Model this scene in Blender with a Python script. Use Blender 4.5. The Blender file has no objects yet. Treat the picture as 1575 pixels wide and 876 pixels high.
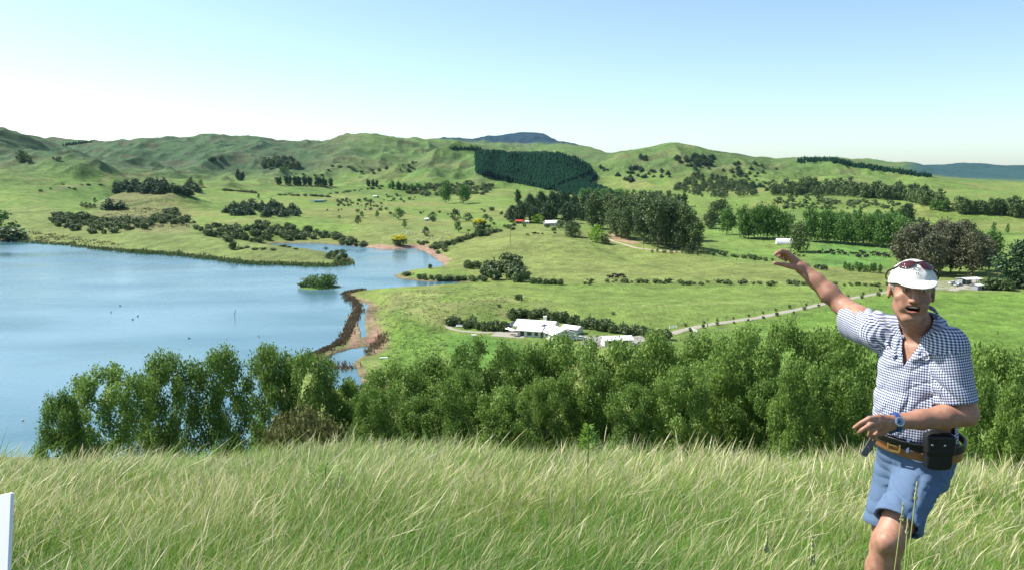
import bpy, math, random
import numpy as np
from mathutils import Vector, Matrix
R = math.radians
rng = np.random.default_rng(7); random.seed(7)
scene = bpy.context.scene
C = scene.collection

# ------------------------------------------------------------ camera, sky, sun, exposure
F = 1236.0; CX = 787.5; CY = 438.0; HOR = 265.0
PITCH = math.atan((CY - HOR) / F)
CAMZ = 63.0
cd = bpy.data.cameras.new('camera'); cam = bpy.data.objects.new('camera', cd); C.objects.link(cam)
cd.sensor_width = 36.0; cd.lens = 36.0 * F / 1575.0; cd.clip_start = 0.05; cd.clip_end = 60000
cam.location = (0, 0, CAMZ); cam.rotation_euler = (math.pi/2 - PITCH, 0, 0)
scene.camera = cam

SUN_AZ = R(-72); SUN_EL = R(50)                       # azimuth from +Y, negative = to the left of the view
world = bpy.data.worlds.new('World'); scene.world = world; world.use_nodes = True
nt = world.node_tree; bg = nt.nodes['Background']
sky = nt.nodes.new('ShaderNodeTexSky'); sky.sky_type = 'NISHITA'; sky.sun_disc = False
sky.sun_elevation = SUN_EL; sky.sun_rotation = SUN_AZ
sky.altitude = 100; sky.air_density = 0.8; sky.dust_density = 0.8; sky.ozone_density = 1.3
tint = nt.nodes.new('ShaderNodeVectorMath'); tint.operation = 'MULTIPLY'; tint.inputs[1].default_value = (1.0, 1.045, 1.0)   # camera white balance
nt.links.new(sky.outputs[0], tint.inputs[0]); nt.links.new(tint.outputs[0], bg.inputs[0]); bg.inputs[1].default_value = 0.12
sd = bpy.data.lights.new('sun', 'SUN'); sd.energy = 4.9; sd.angle = R(0.55); sd.color = (1.0, 0.955, 0.88)
sun = bpy.data.objects.new('sun', sd); C.objects.link(sun)
sdir = Vector((math.sin(SUN_AZ)*math.cos(SUN_EL), math.cos(SUN_AZ)*math.cos(SUN_EL), math.sin(SUN_EL)))
sun.rotation_euler = sdir.to_track_quat('Z', 'Y').to_euler(); sun.location = (-50, 0, 150)
scene.view_settings.view_transform = 'Standard'; scene.view_settings.look = 'None'
scene.view_settings.exposure = 0.8; scene.view_settings.gamma = 1.0; scene.view_settings.use_curve_mapping = False
scene.render.resolution_x = 1024; scene.render.resolution_y = 569
scene.cycles.volume_bounces = 0; scene.cycles.transparent_max_bounces = 8; scene.cycles.max_bounces = 6
HAZE_D = 1.1e-5
# ------------------------------------------------------------ helpers
cosP, sinP = math.cos(PITCH), math.sin(PITCH)
def ray(u, v):
    x = (u - CX) / F; y = (CY - v) / F
    return x, cosP + y*sinP, -sinP + y*cosP
def at(u, v, y):                                        # world point on the pixel's ray at forward depth y
    a, b, c = ray(u, v); s = y / b
    return Vector((a*s, y, CAMZ + c*s))
def on_z(u, v, z):
    a, b, c = ray(u, v); s = (z - CAMZ) / c
    return a*s, b*s
def zat(u, v, r):                                       # height of the pixel's ray at horizontal range r
    a, b, c = ray(u, v)
    return CAMZ + c / math.hypot(a, b) * r

def hash2(ix, iy, seed=0):
    h = (ix.astype(np.int64)*374761393 + iy.astype(np.int64)*668265263 + seed*1442695041) & 0xffffffff
    h = ((h ^ (h >> 13)) * 1274126177) & 0xffffffff
    h = h ^ (h >> 16)
    return (h & 0xffffff).astype(np.float64) / 0xffffff
def vnoise(x, y, seed=0):
    ix = np.floor(x); iy = np.floor(y); fx = x-ix; fy = y-iy
    fx = fx*fx*fx*(fx*(fx*6-15)+10); fy = fy*fy*fy*(fy*(fy*6-15)+10)
    a = hash2(ix, iy, seed); b = hash2(ix+1, iy, seed); c = hash2(ix, iy+1, seed); d = hash2(ix+1, iy+1, seed)
    return (a*(1-fx)+b*fx)*(1-fy) + (c*(1-fx)+d*fx)*fy
def fbm(x, y, oct=4, seed=0):
    s = 0; a = .5; n = 0
    for i in range(oct):
        s = s + a*vnoise(x, y, seed+i); n += a; a *= .5; x = x*2.03+17.1; y = y*2.03-9.7
    return s / n
def ridged(x, y, oct=4, seed=0):
    s = 0; a = .5; n = 0
    for i in range(oct):
        s = s + a*(1-np.abs(2*vnoise(x, y, seed+i)-1)); n += a; a *= .48; x = x*2.1+3.7; y = y*2.1+11.3
    return s / n
def sstep(a, b, x):
    t = np.clip((x-a)/(b-a), 0, 1); return t*t*(3-2*t)

def tag(o, label=None, cat=None, group=None, kind=None):
    if label: o['label'] = label
    if cat: o['category'] = cat
    if group: o['group'] = group
    if kind: o['kind'] = kind
    return o
def npmesh(name, V, Fc, smooth=False, attrs=None, uv=None, matidx=None):
    """V (n,3), Fc (m,k) quads or triangles -> mesh data"""
    V = np.asarray(V, dtype=np.float32); Fc = np.asarray(Fc, dtype=np.int32)
    me = bpy.data.meshes.new(name); m, k = Fc.shape
    me.vertices.add(len(V)); me.vertices.foreach_set('co', V.ravel())
    me.loops.add(m*k); me.loops.foreach_set('vertex_index', Fc.ravel())
    me.polygons.add(m); me.polygons.foreach_set('loop_start', np.arange(0, m*k, k, dtype=np.int32))
    if smooth: me.polygons.foreach_set('use_smooth', np.ones(m, dtype=bool))
    for nm, arr in (attrs or {}).items():
        if arr.ndim == 1:
            a = me.attributes.new(nm, 'FLOAT', 'POINT'); a.data.foreach_set('value', arr.astype(np.float32))
        else:
            a = me.attributes.new(nm, 'FLOAT_COLOR', 'POINT')
            c = np.ones((len(arr), 4), dtype=np.float32); c[:, :3] = arr; a.data.foreach_set('color', c.ravel())
    if uv is not None:
        l = me.uv_layers.new(name='UVMap'); l.data.foreach_set('uv', np.asarray(uv, dtype=np.float32).ravel())
    if matidx is not None: me.polygons.foreach_set('material_index', matidx.astype(np.int32))
    me.update(calc_edges=True); return me
def link(name, me, m=None, parent=None, loc=None):
    o = bpy.data.objects.new(name, me)
    if m is not None:
        for mm in (m if isinstance(m, (list, tuple)) else [m]): me.materials.append(mm)
    C.objects.link(o)
    if parent: o.parent = parent
    if loc is not None: o.location = loc
    return o
def empty(name, loc=(0, 0, 0), rz=0.0):
    o = bpy.data.objects.new(name, None); C.objects.link(o); o.location = loc; o.rotation_euler = (0, 0, rz)
    o.empty_display_size = 0.2
    return o
def copy_tree(o, parent=None):
    c = o.copy(); C.objects.link(c)
    if parent is not None: c.parent = parent
    for ch in list(o.children): copy_tree(ch, c)
    return c

class MB:                                               # collects boxes, prisms and tubes into ONE mesh
    def __init__(s): s.v = []; s.f = []; s.mi = []
    def add(s, vs, fs, mi=0):
        b = len(s.v); s.v += [tuple(p) for p in vs]; s.f += [tuple(b+i for i in f) for f in fs]; s.mi += [mi]*len(fs)
    def box(s, c, d, rz=0, mi=0, rot=None):
        cx, cy, cz = c; x, y, z = d[0]/2, d[1]/2, d[2]/2
        M = rot if rot is not None else Matrix.Rotation(rz, 3, 'Z')
        vs = [Vector(c) + M @ Vector((a*x, b*y, e*z)) for e in (-1, 1) for a, b in ((-1,-1),(1,-1),(1,1),(-1,1))]
        s.add(vs, [(3,2,1,0),(4,5,6,7),(0,1,5,4),(1,2,6,5),(2,3,7,6),(3,0,4,7)], mi)
    def tube(s, pts, rs, n=8, mi=0, cap=True):
        pts = [Vector(p) for p in pts]; b = []
        if not isinstance(rs, (list, tuple)): rs = [rs]*len(pts)
        vs = []; prev = None
        for i, p in enumerate(pts):
            t = (pts[min(i+1, len(pts)-1)] - pts[max(i-1, 0)]).normalized()
            a = prev if prev is not None else (Vector((1,0,0)) if abs(t.x) < .8 else Vector((0,1,0)))
            a = (a - t*a.dot(t)).normalized(); prev = a; bb = t.cross(a)
            for k in range(n):
                an = 2*math.pi*k/n; vs.append(p + (a*math.cos(an) + bb*math.sin(an))*rs[i])
        fs = [(i*n+k, i*n+(k+1) % n, (i+1)*n+(k+1) % n, (i+1)*n+k) for i in range(len(pts)-1) for k in range(n)]
        if cap: fs += [tuple(range(n-1, -1, -1)), tuple((len(pts)-1)*n+k for k in range(n))]
        s.add(vs, fs, mi)
    def sphere(s, c, r, n=10, m=6, mi=0):
        if not isinstance(r, (list, tuple)): r = (r, r, r)
        vs = [(c[0], c[1], c[2]-r[2])]
        for i in range(1, m):
            ph = -math.pi/2 + math.pi*i/m
            for k in range(n):
                an = 2*math.pi*k/n
                vs.append((c[0]+r[0]*math.cos(ph)*math.cos(an), c[1]+r[1]*math.cos(ph)*math.sin(an), c[2]+r[2]*math.sin(ph)))
        vs.append((c[0], c[1], c[2]+r[2])); L = len(vs)-1
        fs = [(0, 1+(k+1) % n, 1+k) for k in range(n)]
        for i in range(m-2):
            a = 1+i*n; fs += [(a+k, a+(k+1) % n, a+n+(k+1) % n, a+n+k) for k in range(n)]
        a = 1+(m-2)*n; fs += [(a+k, a+(k+1) % n, L) for k in range(n)]
        s.add(vs, fs, mi)
    def data(s, name, smooth=False):
        me = bpy.data.meshes.new(name); me.from_pydata(s.v, [], s.f)
        me.polygons.foreach_set('material_index', s.mi)
        if smooth: me.polygons.foreach_set('use_smooth', [True]*len(s.f))
        me.update(); return me
    def build(s, name, m=None, parent=None, smooth=False, loc=None):
        return link(name, s.data(name, smooth), m, parent, loc)

# ------------------------------------------------------------ materials
def newmat(name):
    m = bpy.data.materials.new(name); m.use_nodes = True
    return m, m.node_tree.nodes, m.node_tree.links, m.node_tree.nodes['Principled BSDF']
def setp(b, rough=.7, spec=.3, metal=0):
    b.inputs['Roughness'].default_value = rough; b.inputs['Specular IOR Level'].default_value = spec; b.inputs['Metallic'].default_value = metal
def mat_plain(name, col, rough=.7, spec=.3, metal=0, var=.12, scale=4.0, bump=0):
    m, N, L, b = newmat(name); setp(b, rough, spec, metal)
    tc = N.new('ShaderNodeTexCoord'); ns = N.new('ShaderNodeTexNoise'); ns.inputs['Scale'].default_value = scale; ns.inputs['Detail'].default_value = 5
    L.new(tc.outputs['Object'], ns.inputs['Vector'])
    mx = N.new('ShaderNodeMix'); mx.data_type = 'RGBA'
    mx.inputs[6].default_value = tuple(c*(1-var) for c in col)+(1,); mx.inputs[7].default_value = tuple(min(1, c*(1+var)) for c in col)+(1,)
    L.new(ns.outputs['Fac'], mx.inputs[0]); L.new(mx.outputs[2], b.inputs['Base Color'])
    if bump:
        bp = N.new('ShaderNodeBump'); bp.inputs['Strength'].default_value = bump; bp.inputs['Distance'].default_value = .02
        L.new(ns.outputs['Fac'], bp.inputs['Height']); L.new(bp.outputs[0], b.inputs['Normal'])
    return m
def mat_leaf(name, c1, c2, trans=.35, rough=.55, spec=.25):
    """leaves: colour runs c1..c2 by the per-leaf attribute 'rnd' and by object"""
    m, N, L, b = newmat(name); setp(b, rough, spec)
    at_ = N.new('ShaderNodeAttribute'); at_.attribute_name = 'rnd'
    oi = N.new('ShaderNodeObjectInfo')
    ad = N.new('ShaderNodeMath'); ad.operation = 'MULTIPLY_ADD'; ad.inputs[1].default_value = .45; ad.use_clamp = True
    sc = N.new('ShaderNodeMath'); sc.operation = 'MULTIPLY'; sc.inputs[1].default_value = .62
    L.new(oi.outputs['Random'], ad.inputs[0]); L.new(at_.outputs['Fac'], sc.inputs[0]); L.new(sc.outputs[0], ad.inputs[2])
    mx = N.new('ShaderNodeMix'); mx.data_type = 'RGBA'; mx.inputs[6].default_value = (*c1, 1); mx.inputs[7].default_value = (*c2, 1)
    L.new(ad.outputs[0], mx.inputs[0]); L.new(mx.outputs[2], b.inputs['Base Color'])
    tr = N.new('ShaderNodeBsdfTranslucent'); L.new(mx.outputs[2], tr.inputs[0])
    ms = N.new('ShaderNodeMixShader'); ms.inputs[0].default_value = trans
    L.new(b.outputs[0], ms.inputs[1]); L.new(tr.outputs[0], ms.inputs[2]); L.new(ms.outputs[0], N['Material Output'].inputs[0])
    return m
M = {}
M['willow'] = mat_leaf('willow_leaves', (0.085, 0.17, 0.03), (0.25, 0.37, 0.08))
M['gum'] = mat_leaf('gum_leaves', (0.042, 0.08, 0.026), (0.14, 0.2, 0.065), .15)
M['gumred'] = mat_leaf('bronze_leaves', (0.055, 0.065, 0.038), (0.15, 0.155, 0.08), .15)
M['pine'] = mat_leaf('pine_needles', (0.022, 0.06, 0.022), (0.065, 0.12, 0.045), .08)
M['plant'] = mat_leaf('plantation_needles', (0.005, 0.024, 0.013), (0.012, 0.043, 0.023), .02, .95, .02)
M['poplar'] = mat_leaf('poplar_leaves', (0.06, 0.15, 0.03), (0.15, 0.27, 0.06), .3)
M['cypress'] = mat_leaf('columnar_leaves', (0.03, 0.08, 0.028), (0.075, 0.14, 0.045), .1)
M['shrub'] = mat_leaf('shrub_leaves', (0.05, 0.095, 0.03), (0.16, 0.21, 0.075), .12)
M['shrubdark'] = mat_leaf('dark_weed_leaves', (.03, .06, .02), (.07, .10, .04), .2)
M['bushbrown'] = mat_leaf('olive_brown_leaves', (0.085, 0.1, 0.028), (0.2, 0.2, 0.07), .25)
M['islandl'] = mat_leaf('island_leaves', (.05, .11, .02), (.10, .19, .045), .25)
M['yellow'] = mat_leaf('yellow_blossom', (.45, .42, .02), (.7, .62, .03), .3)
M['lime'] = mat_leaf('lime_leaves', (.12, .24, .02), (.22, .36, .04), .35)
M['reed'] = mat_leaf('reed_brown', (0.12, 0.09, 0.055), (0.24, 0.18, 0.1), .1)
M['reedg'] = mat_leaf('reed_green', (.06, .11, .03), (.14, .19, .06), .2)
M['bark'] = mat_plain('bark', (.11, .09, .07), .9, .1, var=.35, scale=3, bump=.4)
M['barkg'] = mat_plain('pale_bark', (.24, .21, .17), .9, .1, var=.3, scale=3, bump=.3)
M['roofw'] = mat_plain('white_roof_metal', (.74, .74, .71), .45, .4, var=.06, scale=.6)
M['wallw'] = mat_plain('cream_wall', (.62, .6, .54), .8, .2, var=.08, scale=.8)
M['wallg'] = mat_plain('grey_wall', (.25, .25, .24), .8, .2, var=.1, scale=.8)
M['dark'] = mat_plain('dark_metal', (.03, .032, .035), .4, .4)
M['glass'] = mat_plain('window_glass', (.03, .04, .05), .08, .6, var=.2)
M['redroof'] = mat_plain('red_roof', (.45, .05, .03), .6, .3)
M['wood'] = mat_plain('weathered_wood', (.16, .13, .1), .9, .1, var=.3)
M['white'] = mat_plain('white_paint', (.82, .82, .81), .5, .4, var=.03)
M['grey'] = mat_plain('grey_metal', (.3, .31, .32), .4, .5)
M['cow'] = mat_plain('black_hide', (.02, .018, .018), .8, .2)
M['sheep'] = mat_plain('wool', (.62, .58, .48), .95, .1)
M['carsilver'] = mat_plain('silver_car_paint', (.45, .47, .5), .3, .6, metal=.3, var=.03)
M['carwhite'] = mat_plain('white_car_paint', (.75, .76, .76), .3, .6, var=.03)
M['rubber'] = mat_plain('rubber', (.02, .02, .02), .85, .2)
# ------------------------------------------------------------ terrain: one polar sheet
# per station u: (range, picture height) or (range, None, z) knots along that direction
ST = {
 -500:[(900,345),(1300,300),(1700,262),(2300,195),(2700,None,130),(3200,215),(9000,250)],
 -200:[(870,345),(1200,305),(1600,262),(2200,198),(2600,None,130),(3200,215),(9000,250)],
 0:   [(860,342),(1100,308),(1450,270),(1650,258),(2200,206),(2600,None,120),(3200,232),(9000,250)],
 50:  [(860,344),(1100,312),(1400,270),(1600,255),(2200,213),(2600,None,120),(3200,226),(9000,250)],
 100: [(860,346),(1100,318),(1400,268),(1550,249),(1700,None,78),(2150,224),(2500,None,110),(3100,219),(9000,250)],
 150: [(860,346),(1100,322),(1400,276),(1550,252),(1700,None,70),(2100,236),(2400,None,95),(3000,217),(9000,250)],
 200: [(880,345),(1200,315),(1400,290),(1600,268),(1900,244),(2150,None,70),(2950,216),(9000,250)],
 260: [(880,345),(1200,308),(1400,291),(1600,277),(1850,253),(2100,None,62),(2900,218),(9000,250)],
 330: [(870,345),(1200,308),(1450,290),(1650,279),(1800,268),(2050,None,50),(2900,214.5),(9000,250)],
 400: [(840,345),(1200,311),(1500,292),(1700,281),(1850,None,38),(2200,262),(2900,214),(9000,250)],
 450: [(830,346),(1200,312),(1500,292),(1700,278),(1850,None,40),(2200,258),(2900,215.5),(9000,250)],
 500: [(820,347),(1200,314),(1500,296),(1700,284),(2100,264),(2900,219.5),(9000,250)],
 540: [(820,347),(1200,315),(1500,297),(1750,282),(2100,266),(2900,213),(9000,250)],
 580: [(820,347),(1200,315),(1500,297),(1750,284),(1950,265),(2150,None,58),(2900,209.5),(9000,245)],
 640: [(820,347),(1200,315),(1550,297),(1750,279),(1900,262),(2050,247),(2300,None,75),(2900,216),(9000,235)],
 700: [(820,346),(1200,315),(1550,296),(1750,276),(1900,258),(2100,235),(2400,None,95),(3000,225),(9000,228)],
 735: [(820,346),(1200,313),(1500,293),(1700,274),(1850,258),(2100,230),(2400,None,95),(3000,234),(9000,224)],
 770: [(820,346),(1200,313),(1500,294),(1700,278),(1850,264),(2120,232),(2400,None,95),(3000,240),(9000,215)],
 802: [(820,346),(1200,315),(1500,298),(1700,284),(1850,271),(2140,234),(2400,None,95),(3000,243),(9000,211)],
 835: [(820,346),(1200,317),(1500,302),(1700,290),(1850,276),(2140,236),(2400,None,90),(3000,242),(9000,215)],
 870: [(820,346),(1200,317),(1500,304),(1700,294),(1850,281),(2140,243),(2400,None,85),(3000,233),(9000,232)],
 920: [(820,346),(1200,317),(1500,304),(1700,296),(1900,288),(2050,276),(2300,256),(2800,233.5),(9000,242)],
 980: [(820,346),(1200,317),(1500,304),(1750,295),(1950,280),(2500,228),(3200,None,100),(9000,252)],
 1012:[(820,346),(1200,317),(1500,304),(1750,295),(1950,279),(2500,224.5),(3200,None,100),(9000,252)],
 1000:[(820,346),(1200,317),(1500,304),(1750,295),(1950,279),(2500,225.5),(3200,None,100),(9000,252)],
 955: [(820,346),(1200,317),(1500,304),(1750,295),(1950,282),(2550,229.5),(3200,None,100),(9000,250)],
 1037:[(820,346),(1200,317),(1500,304),(1750,294),(1950,277),(2500,222),(3200,None,100),(9000,252)],
 1069:[(820,346),(1200,317),(1500,304),(1750,294),(1950,276),(2500,223.5),(3200,None,100),(9000,252)],
 1097:[(820,346),(1200,317),(1500,304),(1750,293),(1950,275),(2500,229),(3200,None,100),(9000,252)],
 1125:[(820,346),(1200,317),(1500,304),(1750,293),(1950,275),(2500,232),(3200,None,100),(9000,252)],
 1160:[(820,346),(1200,317),(1500,304),(1750,292),(1950,276),(2450,238),(3000,None,80),(9000,255)],
 1200:[(820,346),(1200,318),(1500,304),(1900,281),(2400,245),(2900,None,70),(3600,247),(9000,255)],
 1250:[(820,346),(1200,318),(1500,304),(1900,280),(2400,250),(2900,None,60),(3600,248),(9000,258)],
 1280:[(820,346),(1200,318),(1500,304),(1900,280),(2400,254),(2900,None,58),(3600,247),(9000,258)],
 1320:[(820,346),(1200,319),(1500,305),(1900,281),(2400,258),(2900,None,55),(3600,254),(9000,258)],
 1370:[(820,346),(1200,320),(1500,306),(1900,284),(2350,264),(2800,None,50),(3600,262),(9000,258)],
 1420:[(820,346),(1200,322),(1500,308),(1900,289),(2300,272),(2800,None,45),(3600,270),(6500,259),(9000,258)],
 1480:[(820,346),(1200,322),(1500,310),(1900,295),(2300,280),(2800,None,38),(3600,276),(5000,266),(6500,258),(9000,259)],
 1540:[(820,346),(1200,322),(1500,312),(1900,299),(2300,288),(2800,None,32),(3600,279),(5000,267),(6500,261),(9000,260)],
 1580:[(820,346),(1200,322),(1500,313),(1900,301),(2300,292),(2800,None,30),(3600,281),(5000,268),(6500,263),(9000,260)],
 1900:[(820,346),(1200,322),(1500,308),(1900,295),(2300,285),(2800,None,40),(3600,270),(5000,262),(6500,258),(9000,255)],
 2300:[(820,346),(1200,318),(1500,300),(1900,285),(2300,275),(2800,None,50),(3600,262),(9000,255)],
}
def az_of(u, v=290):
    a, b, c = ray(u, v); return math.atan2(a, b)
RR = np.concatenate([[0], np.geomspace(1.2, 90, 110), np.geomspace(91, 170, 60), np.geomspace(170.6, 1300, 620),
                     np.geomspace(1304, 3300, 340), np.geomspace(3320, 9800, 70), [10500, 12000, 13000]])
AZ = np.concatenate([np.linspace(-math.pi, R(-44), 44)[:-1], np.linspace(R(-44), R(-34.5), 60)[:-1],
                     np.linspace(R(-34.5), R(34.5), 860), np.linspace(R(34.5), R(44), 60)[1:], np.linspace(R(44), math.pi, 44)[1:]])
def pchip(x, y, q):
    h = np.diff(x); d = np.diff(y)/h; m = np.zeros(len(x))
    for i in range(1, len(x)-1):
        if d[i-1]*d[i] > 0:
            w1 = 2*h[i]+h[i-1]; w2 = h[i]+2*h[i-1]; m[i] = (w1+w2)/(w1/d[i-1]+w2/d[i])
    m[0] = d[0]; m[-1] = 0
    k = np.clip(np.searchsorted(x, q)-1, 0, len(h)-1); t = (q-x[k])/h[k]; t = np.clip(t, 0, 1)
    return (2*t**3-3*t**2+1)*y[k] + (t**3-2*t**2+t)*h[k]*m[k] + (-2*t**3+3*t**2)*y[k+1] + (t**3-t**2)*h[k]*m[k+1]
ks = sorted(ST); prof = []; azs = []
for u in ks:
    xs = [0, 170, 300, 560]; ys = [2, 2.2, 2.6, 4.0]
    for e in ST[u]:
        xs.append(e[0]); ys.append(e[2] if len(e) == 3 else zat(u, e[1], e[0]))
    xs += [11500, 13500]; ys += [20, 0]
    prof.append(pchip(np.array(xs, float), np.array(ys, float), RR)); azs.append(az_of(u))
prof = np.array(prof); azs = np.array(azs)
# smooth interpolation between stations
def interp_az(a):
    a = np.clip(a, azs[0], azs[-1]); k = np.clip(np.searchsorted(azs, a)-1, 0, len(azs)-2)
    t = (a-azs[k])/(azs[k+1]-azs[k]); km = np.maximum(k-1, 0); kp = np.minimum(k+2, len(azs)-1)
    p0, p1, p2, p3 = prof[km], prof[k], prof[k+1], prof[kp]; t = t[:, None]
    h1 = (azs[k+1]-azs[k])[:, None]
    m1 = (p2-p0)/np.maximum((azs[k+1]-azs[km])[:, None], 1e-6)*h1*.8; m2 = (p3-p1)/np.maximum((azs[kp]-azs[k])[:, None], 1e-6)*h1*.8
    return (2*t**3-3*t**2+1)*p1+(t**3-2*t**2+t)*m1+(-2*t**3+3*t**2)*p2+(t**3-t**2)*m2
Z = interp_az(AZ)                                        # (naz, nr)
A2, R2 = np.meshgrid(AZ, RR, indexing='ij')
X = np.sin(A2)*R2; Y = np.cos(A2)*R2

CREST = [(-60,690),(300,694),(800,690),(1200,697),(1450,712),(1600,724)]
# near hill under the camera: a crest that rolls over at about seven metres, then the steep face
CRA = np.array([az_of(u, v) for u, v in CREST]); CRT = np.array([-ray(u, v)[2]/math.hypot(*ray(u, v)[:2]) for u, v in CREST])
def near_h(r, a):
    T = np.interp(a, CRA, CRT) + .004*np.sin(a*9) + .002*np.sin(a*23+1); k = T*T/(4*1.50)
    r1 = .39/(2*k)
    z = np.where(r < r1, -k*r*r, -k*r1*r1 - .39*(r-r1))
    return CAMZ - 1.85 + z
NH = near_h(R2, A2) + .10*(fbm(X*.35, Y*.35, 3, 5)-.5)*np.clip(R2/3, 0, 1) + 1.2*(fbm(X*.06, Y*.06, 3, 9)-.5)*sstep(10, 40, R2)
back = sstep(R(60), R(100), np.abs(A2))                  # behind the viewer the hill stays high
NH = NH*(1-back) + (CAMZ - 1.85 - .004*np.minimum(R2, 400)**1.3)*back
w = 9.0                                                  # smooth maximum of hill and valley
d = NH - Z; Z = np.where(R2 < 400, .5*(NH+Z+np.sqrt(d*d + w*np.clip(R2/150, 0, 1)+1e-6)), Z)
Z = Z*(1-back*(R2 > 400)) + (40+0*Z)*back*(R2 > 400)

# knolls: (u, v of foot centre, radius across, radius along, height)
KN = [(232,340,58,60,31),(120,352,60,40,6),(340,376,75,34,10),(440,378,60,20,2.5),
      (90,300,110,90,22),(30,290,70,60,14),(450,305,95,70,9),(590,312,90,60,10),(520,300,60,50,7),(655,312,70,50,7),(380,300,60,60,8),
      (300,318,90,60,8),(700,300,80,60,6),
      (830,372,62,60,5.5),(760,385,70,45,3.5),(930,385,80,30,3),
      (1210,330,95,55,15),(1520,352,120,60,15),(1440,352,60,40,7),(1090,330,50,60,6),(1330,318,120,40,6),
      (700,470,60,24,2.5),(610,450,40,20,1.2),(1050,470,90,30,1.2)]
for (u, v, ax, ay, h) in KN:
    x0, y0 = on_z(u, v, 4.0)
    q = ((X-x0)/ax)**2 + ((Y-y0)/ay)**2
    Z += np.where(q < 9, h*np.exp(-q*1.1), 0)
# gullies and spurs on the hill country
hill = sstep(12, 75, Z)*sstep(900, 1500, R2)*(1-sstep(5000, 8000, R2)*.5)*(1-back)
wx = X + 60*(fbm(X/260, Y/260, 3, 41)-.5); wy = Y + 60*(fbm(X/260, Y/260, 3, 57)-.5)
rd = ridged(wx/330, wy/430, 4, 21)
rd2 = ridged(wx/110, wy/150, 3, 33)
Z += hill*(1-(.30+.42*sstep(.02, .12, A2))*sstep(2200, 2420, R2))*((rd-.66)*72 + (rd2-.6)*32)
Z += (fbm(X/800, Y/800, 4, 171)-.5)*sstep(3600, 5200, R2)*110*(1-back)
Z += (fbm(X/150, Y/150, 4, 71)-.5)*sstep(430, 900, R2)*(1-sstep(20, 60, Z))*9*(1-back)
Z += (fbm(X/28, Y/28, 3, 75)-.5)*sstep(170, 260, R2)*.7*(1-back) + (fbm(X/60, Y/60, 3, 77)-.5)*hill*8

# lake outlines in plan (traced, then laid on the water level)
def P(pts, z=0.0): return np.array([on_z(u, v, z) for u, v in pts])
LAKE = P([(-700,366),(-300,367),(0,370),(60,372),(120,378),(170,383),(220,387),(270,390),(330,397),(372,403),(430,405),(480,407.5),(520,408),(545,403),(538,396),
          (500,388),(470,383),(430,379),(405,376),(430,374),(480,374),(540,378),(592,384),(612,383.5),(640,382),(655,388),(668,396),(681,404),(680,411),(655,414),(630,416),
          (607,424),(620,430),(660,433),(700,432.5),(716,434.5),(690,437.5),(650,441),(600,444),(560,447),(528,450),(536,458),(548,466),(544,478),(536,490),(531,503),(528,520),
          (512,533),(488,543),(462,553),(438,562),(425,580),(430,620),(455,660),(470,700),(300,712),(0,705),(-300,700),(-700,640)])
LAGOON = P([(500,553),(520,541),(545,535),(568,532),(574,537),(560,546),(548,556),(546,570),(553,583),(566,592),(556,602),(530,596),(515,600),(500,580),(490,566)])
CH1 = P([(556,462),(566,468),(562,490),(566,515),(556,520),(549,500),(552,480)])
CH2 = P([(700,433),(716,434),(732,434.5),(716,436)])
def sdist(poly, x, y):
    n = len(poly); dmin = np.full(x.shape, 1e18); ins = np.zeros(x.shape, bool)
    for i in range(n):
        ax, ay = poly[i]; bx, by = poly[(i+1) % n]; ex, ey = bx-ax, by-ay
        t = np.clip(((x-ax)*ex+(y-ay)*ey)/(ex*ex+ey*ey), 0, 1)
        dmin = np.minimum(dmin, (x-ax-t*ex)**2+(y-ay-t*ey)**2)
        c = ((ay > y) != (by > y)) & (x < (bx-ax)*(y-ay)/(by-ay+1e-12)+ax); ins ^= c
    dd = np.sqrt(dmin); return np.where(ins, -dd, dd)
zone = (R2 > 110) & (R2 < 1300) & (np.abs(A2) < R(60))
xz, yz = X[zone], Y[zone]
jit = (fbm(xz/9, yz/9, 3, 91)-.5)*6
dl = np.minimum(sdist(LAKE, xz, yz), np.minimum(sdist(LAGOON, xz, yz)*1.3, sdist(CH1, xz, yz)*1.5)) + jit*.6
DL = np.full(X.shape, 1e3); DL[zone] = dl
bank = sstep(0, 16, DL)
Zl = Z.copy()
Z = np.where(DL < 0, np.maximum(-2.5, DL*.25), np.minimum(Z, 0.35+DL*.16) * 1.0)
Z = np.where(DL > 900, Zl, Z)
# the near face falls straight to the water: keep it above the bank ramp
Z = np.where((R2 < 190) & (DL > 0) & (DL < 900), np.minimum(Zl, .35+DL*.55), Z)
# mud flat between the reed bank and the pasture
MUD = P([(548,455),(566,460),(580,468),(574,480),(580,495),(590,510),(596,522),(590,536),(572,543),(560,540),(548,538),(534,530),(536,505),(546,485)], 1)
dm = sdist(MUD, xz, yz); DM = np.full(X.shape, 1e3); DM[zone] = dm
Z = np.where((DM < 6) & (DL > 0), np.minimum(Z, .25+.25*sstep(0, 6, DM)*4), Z)

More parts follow.
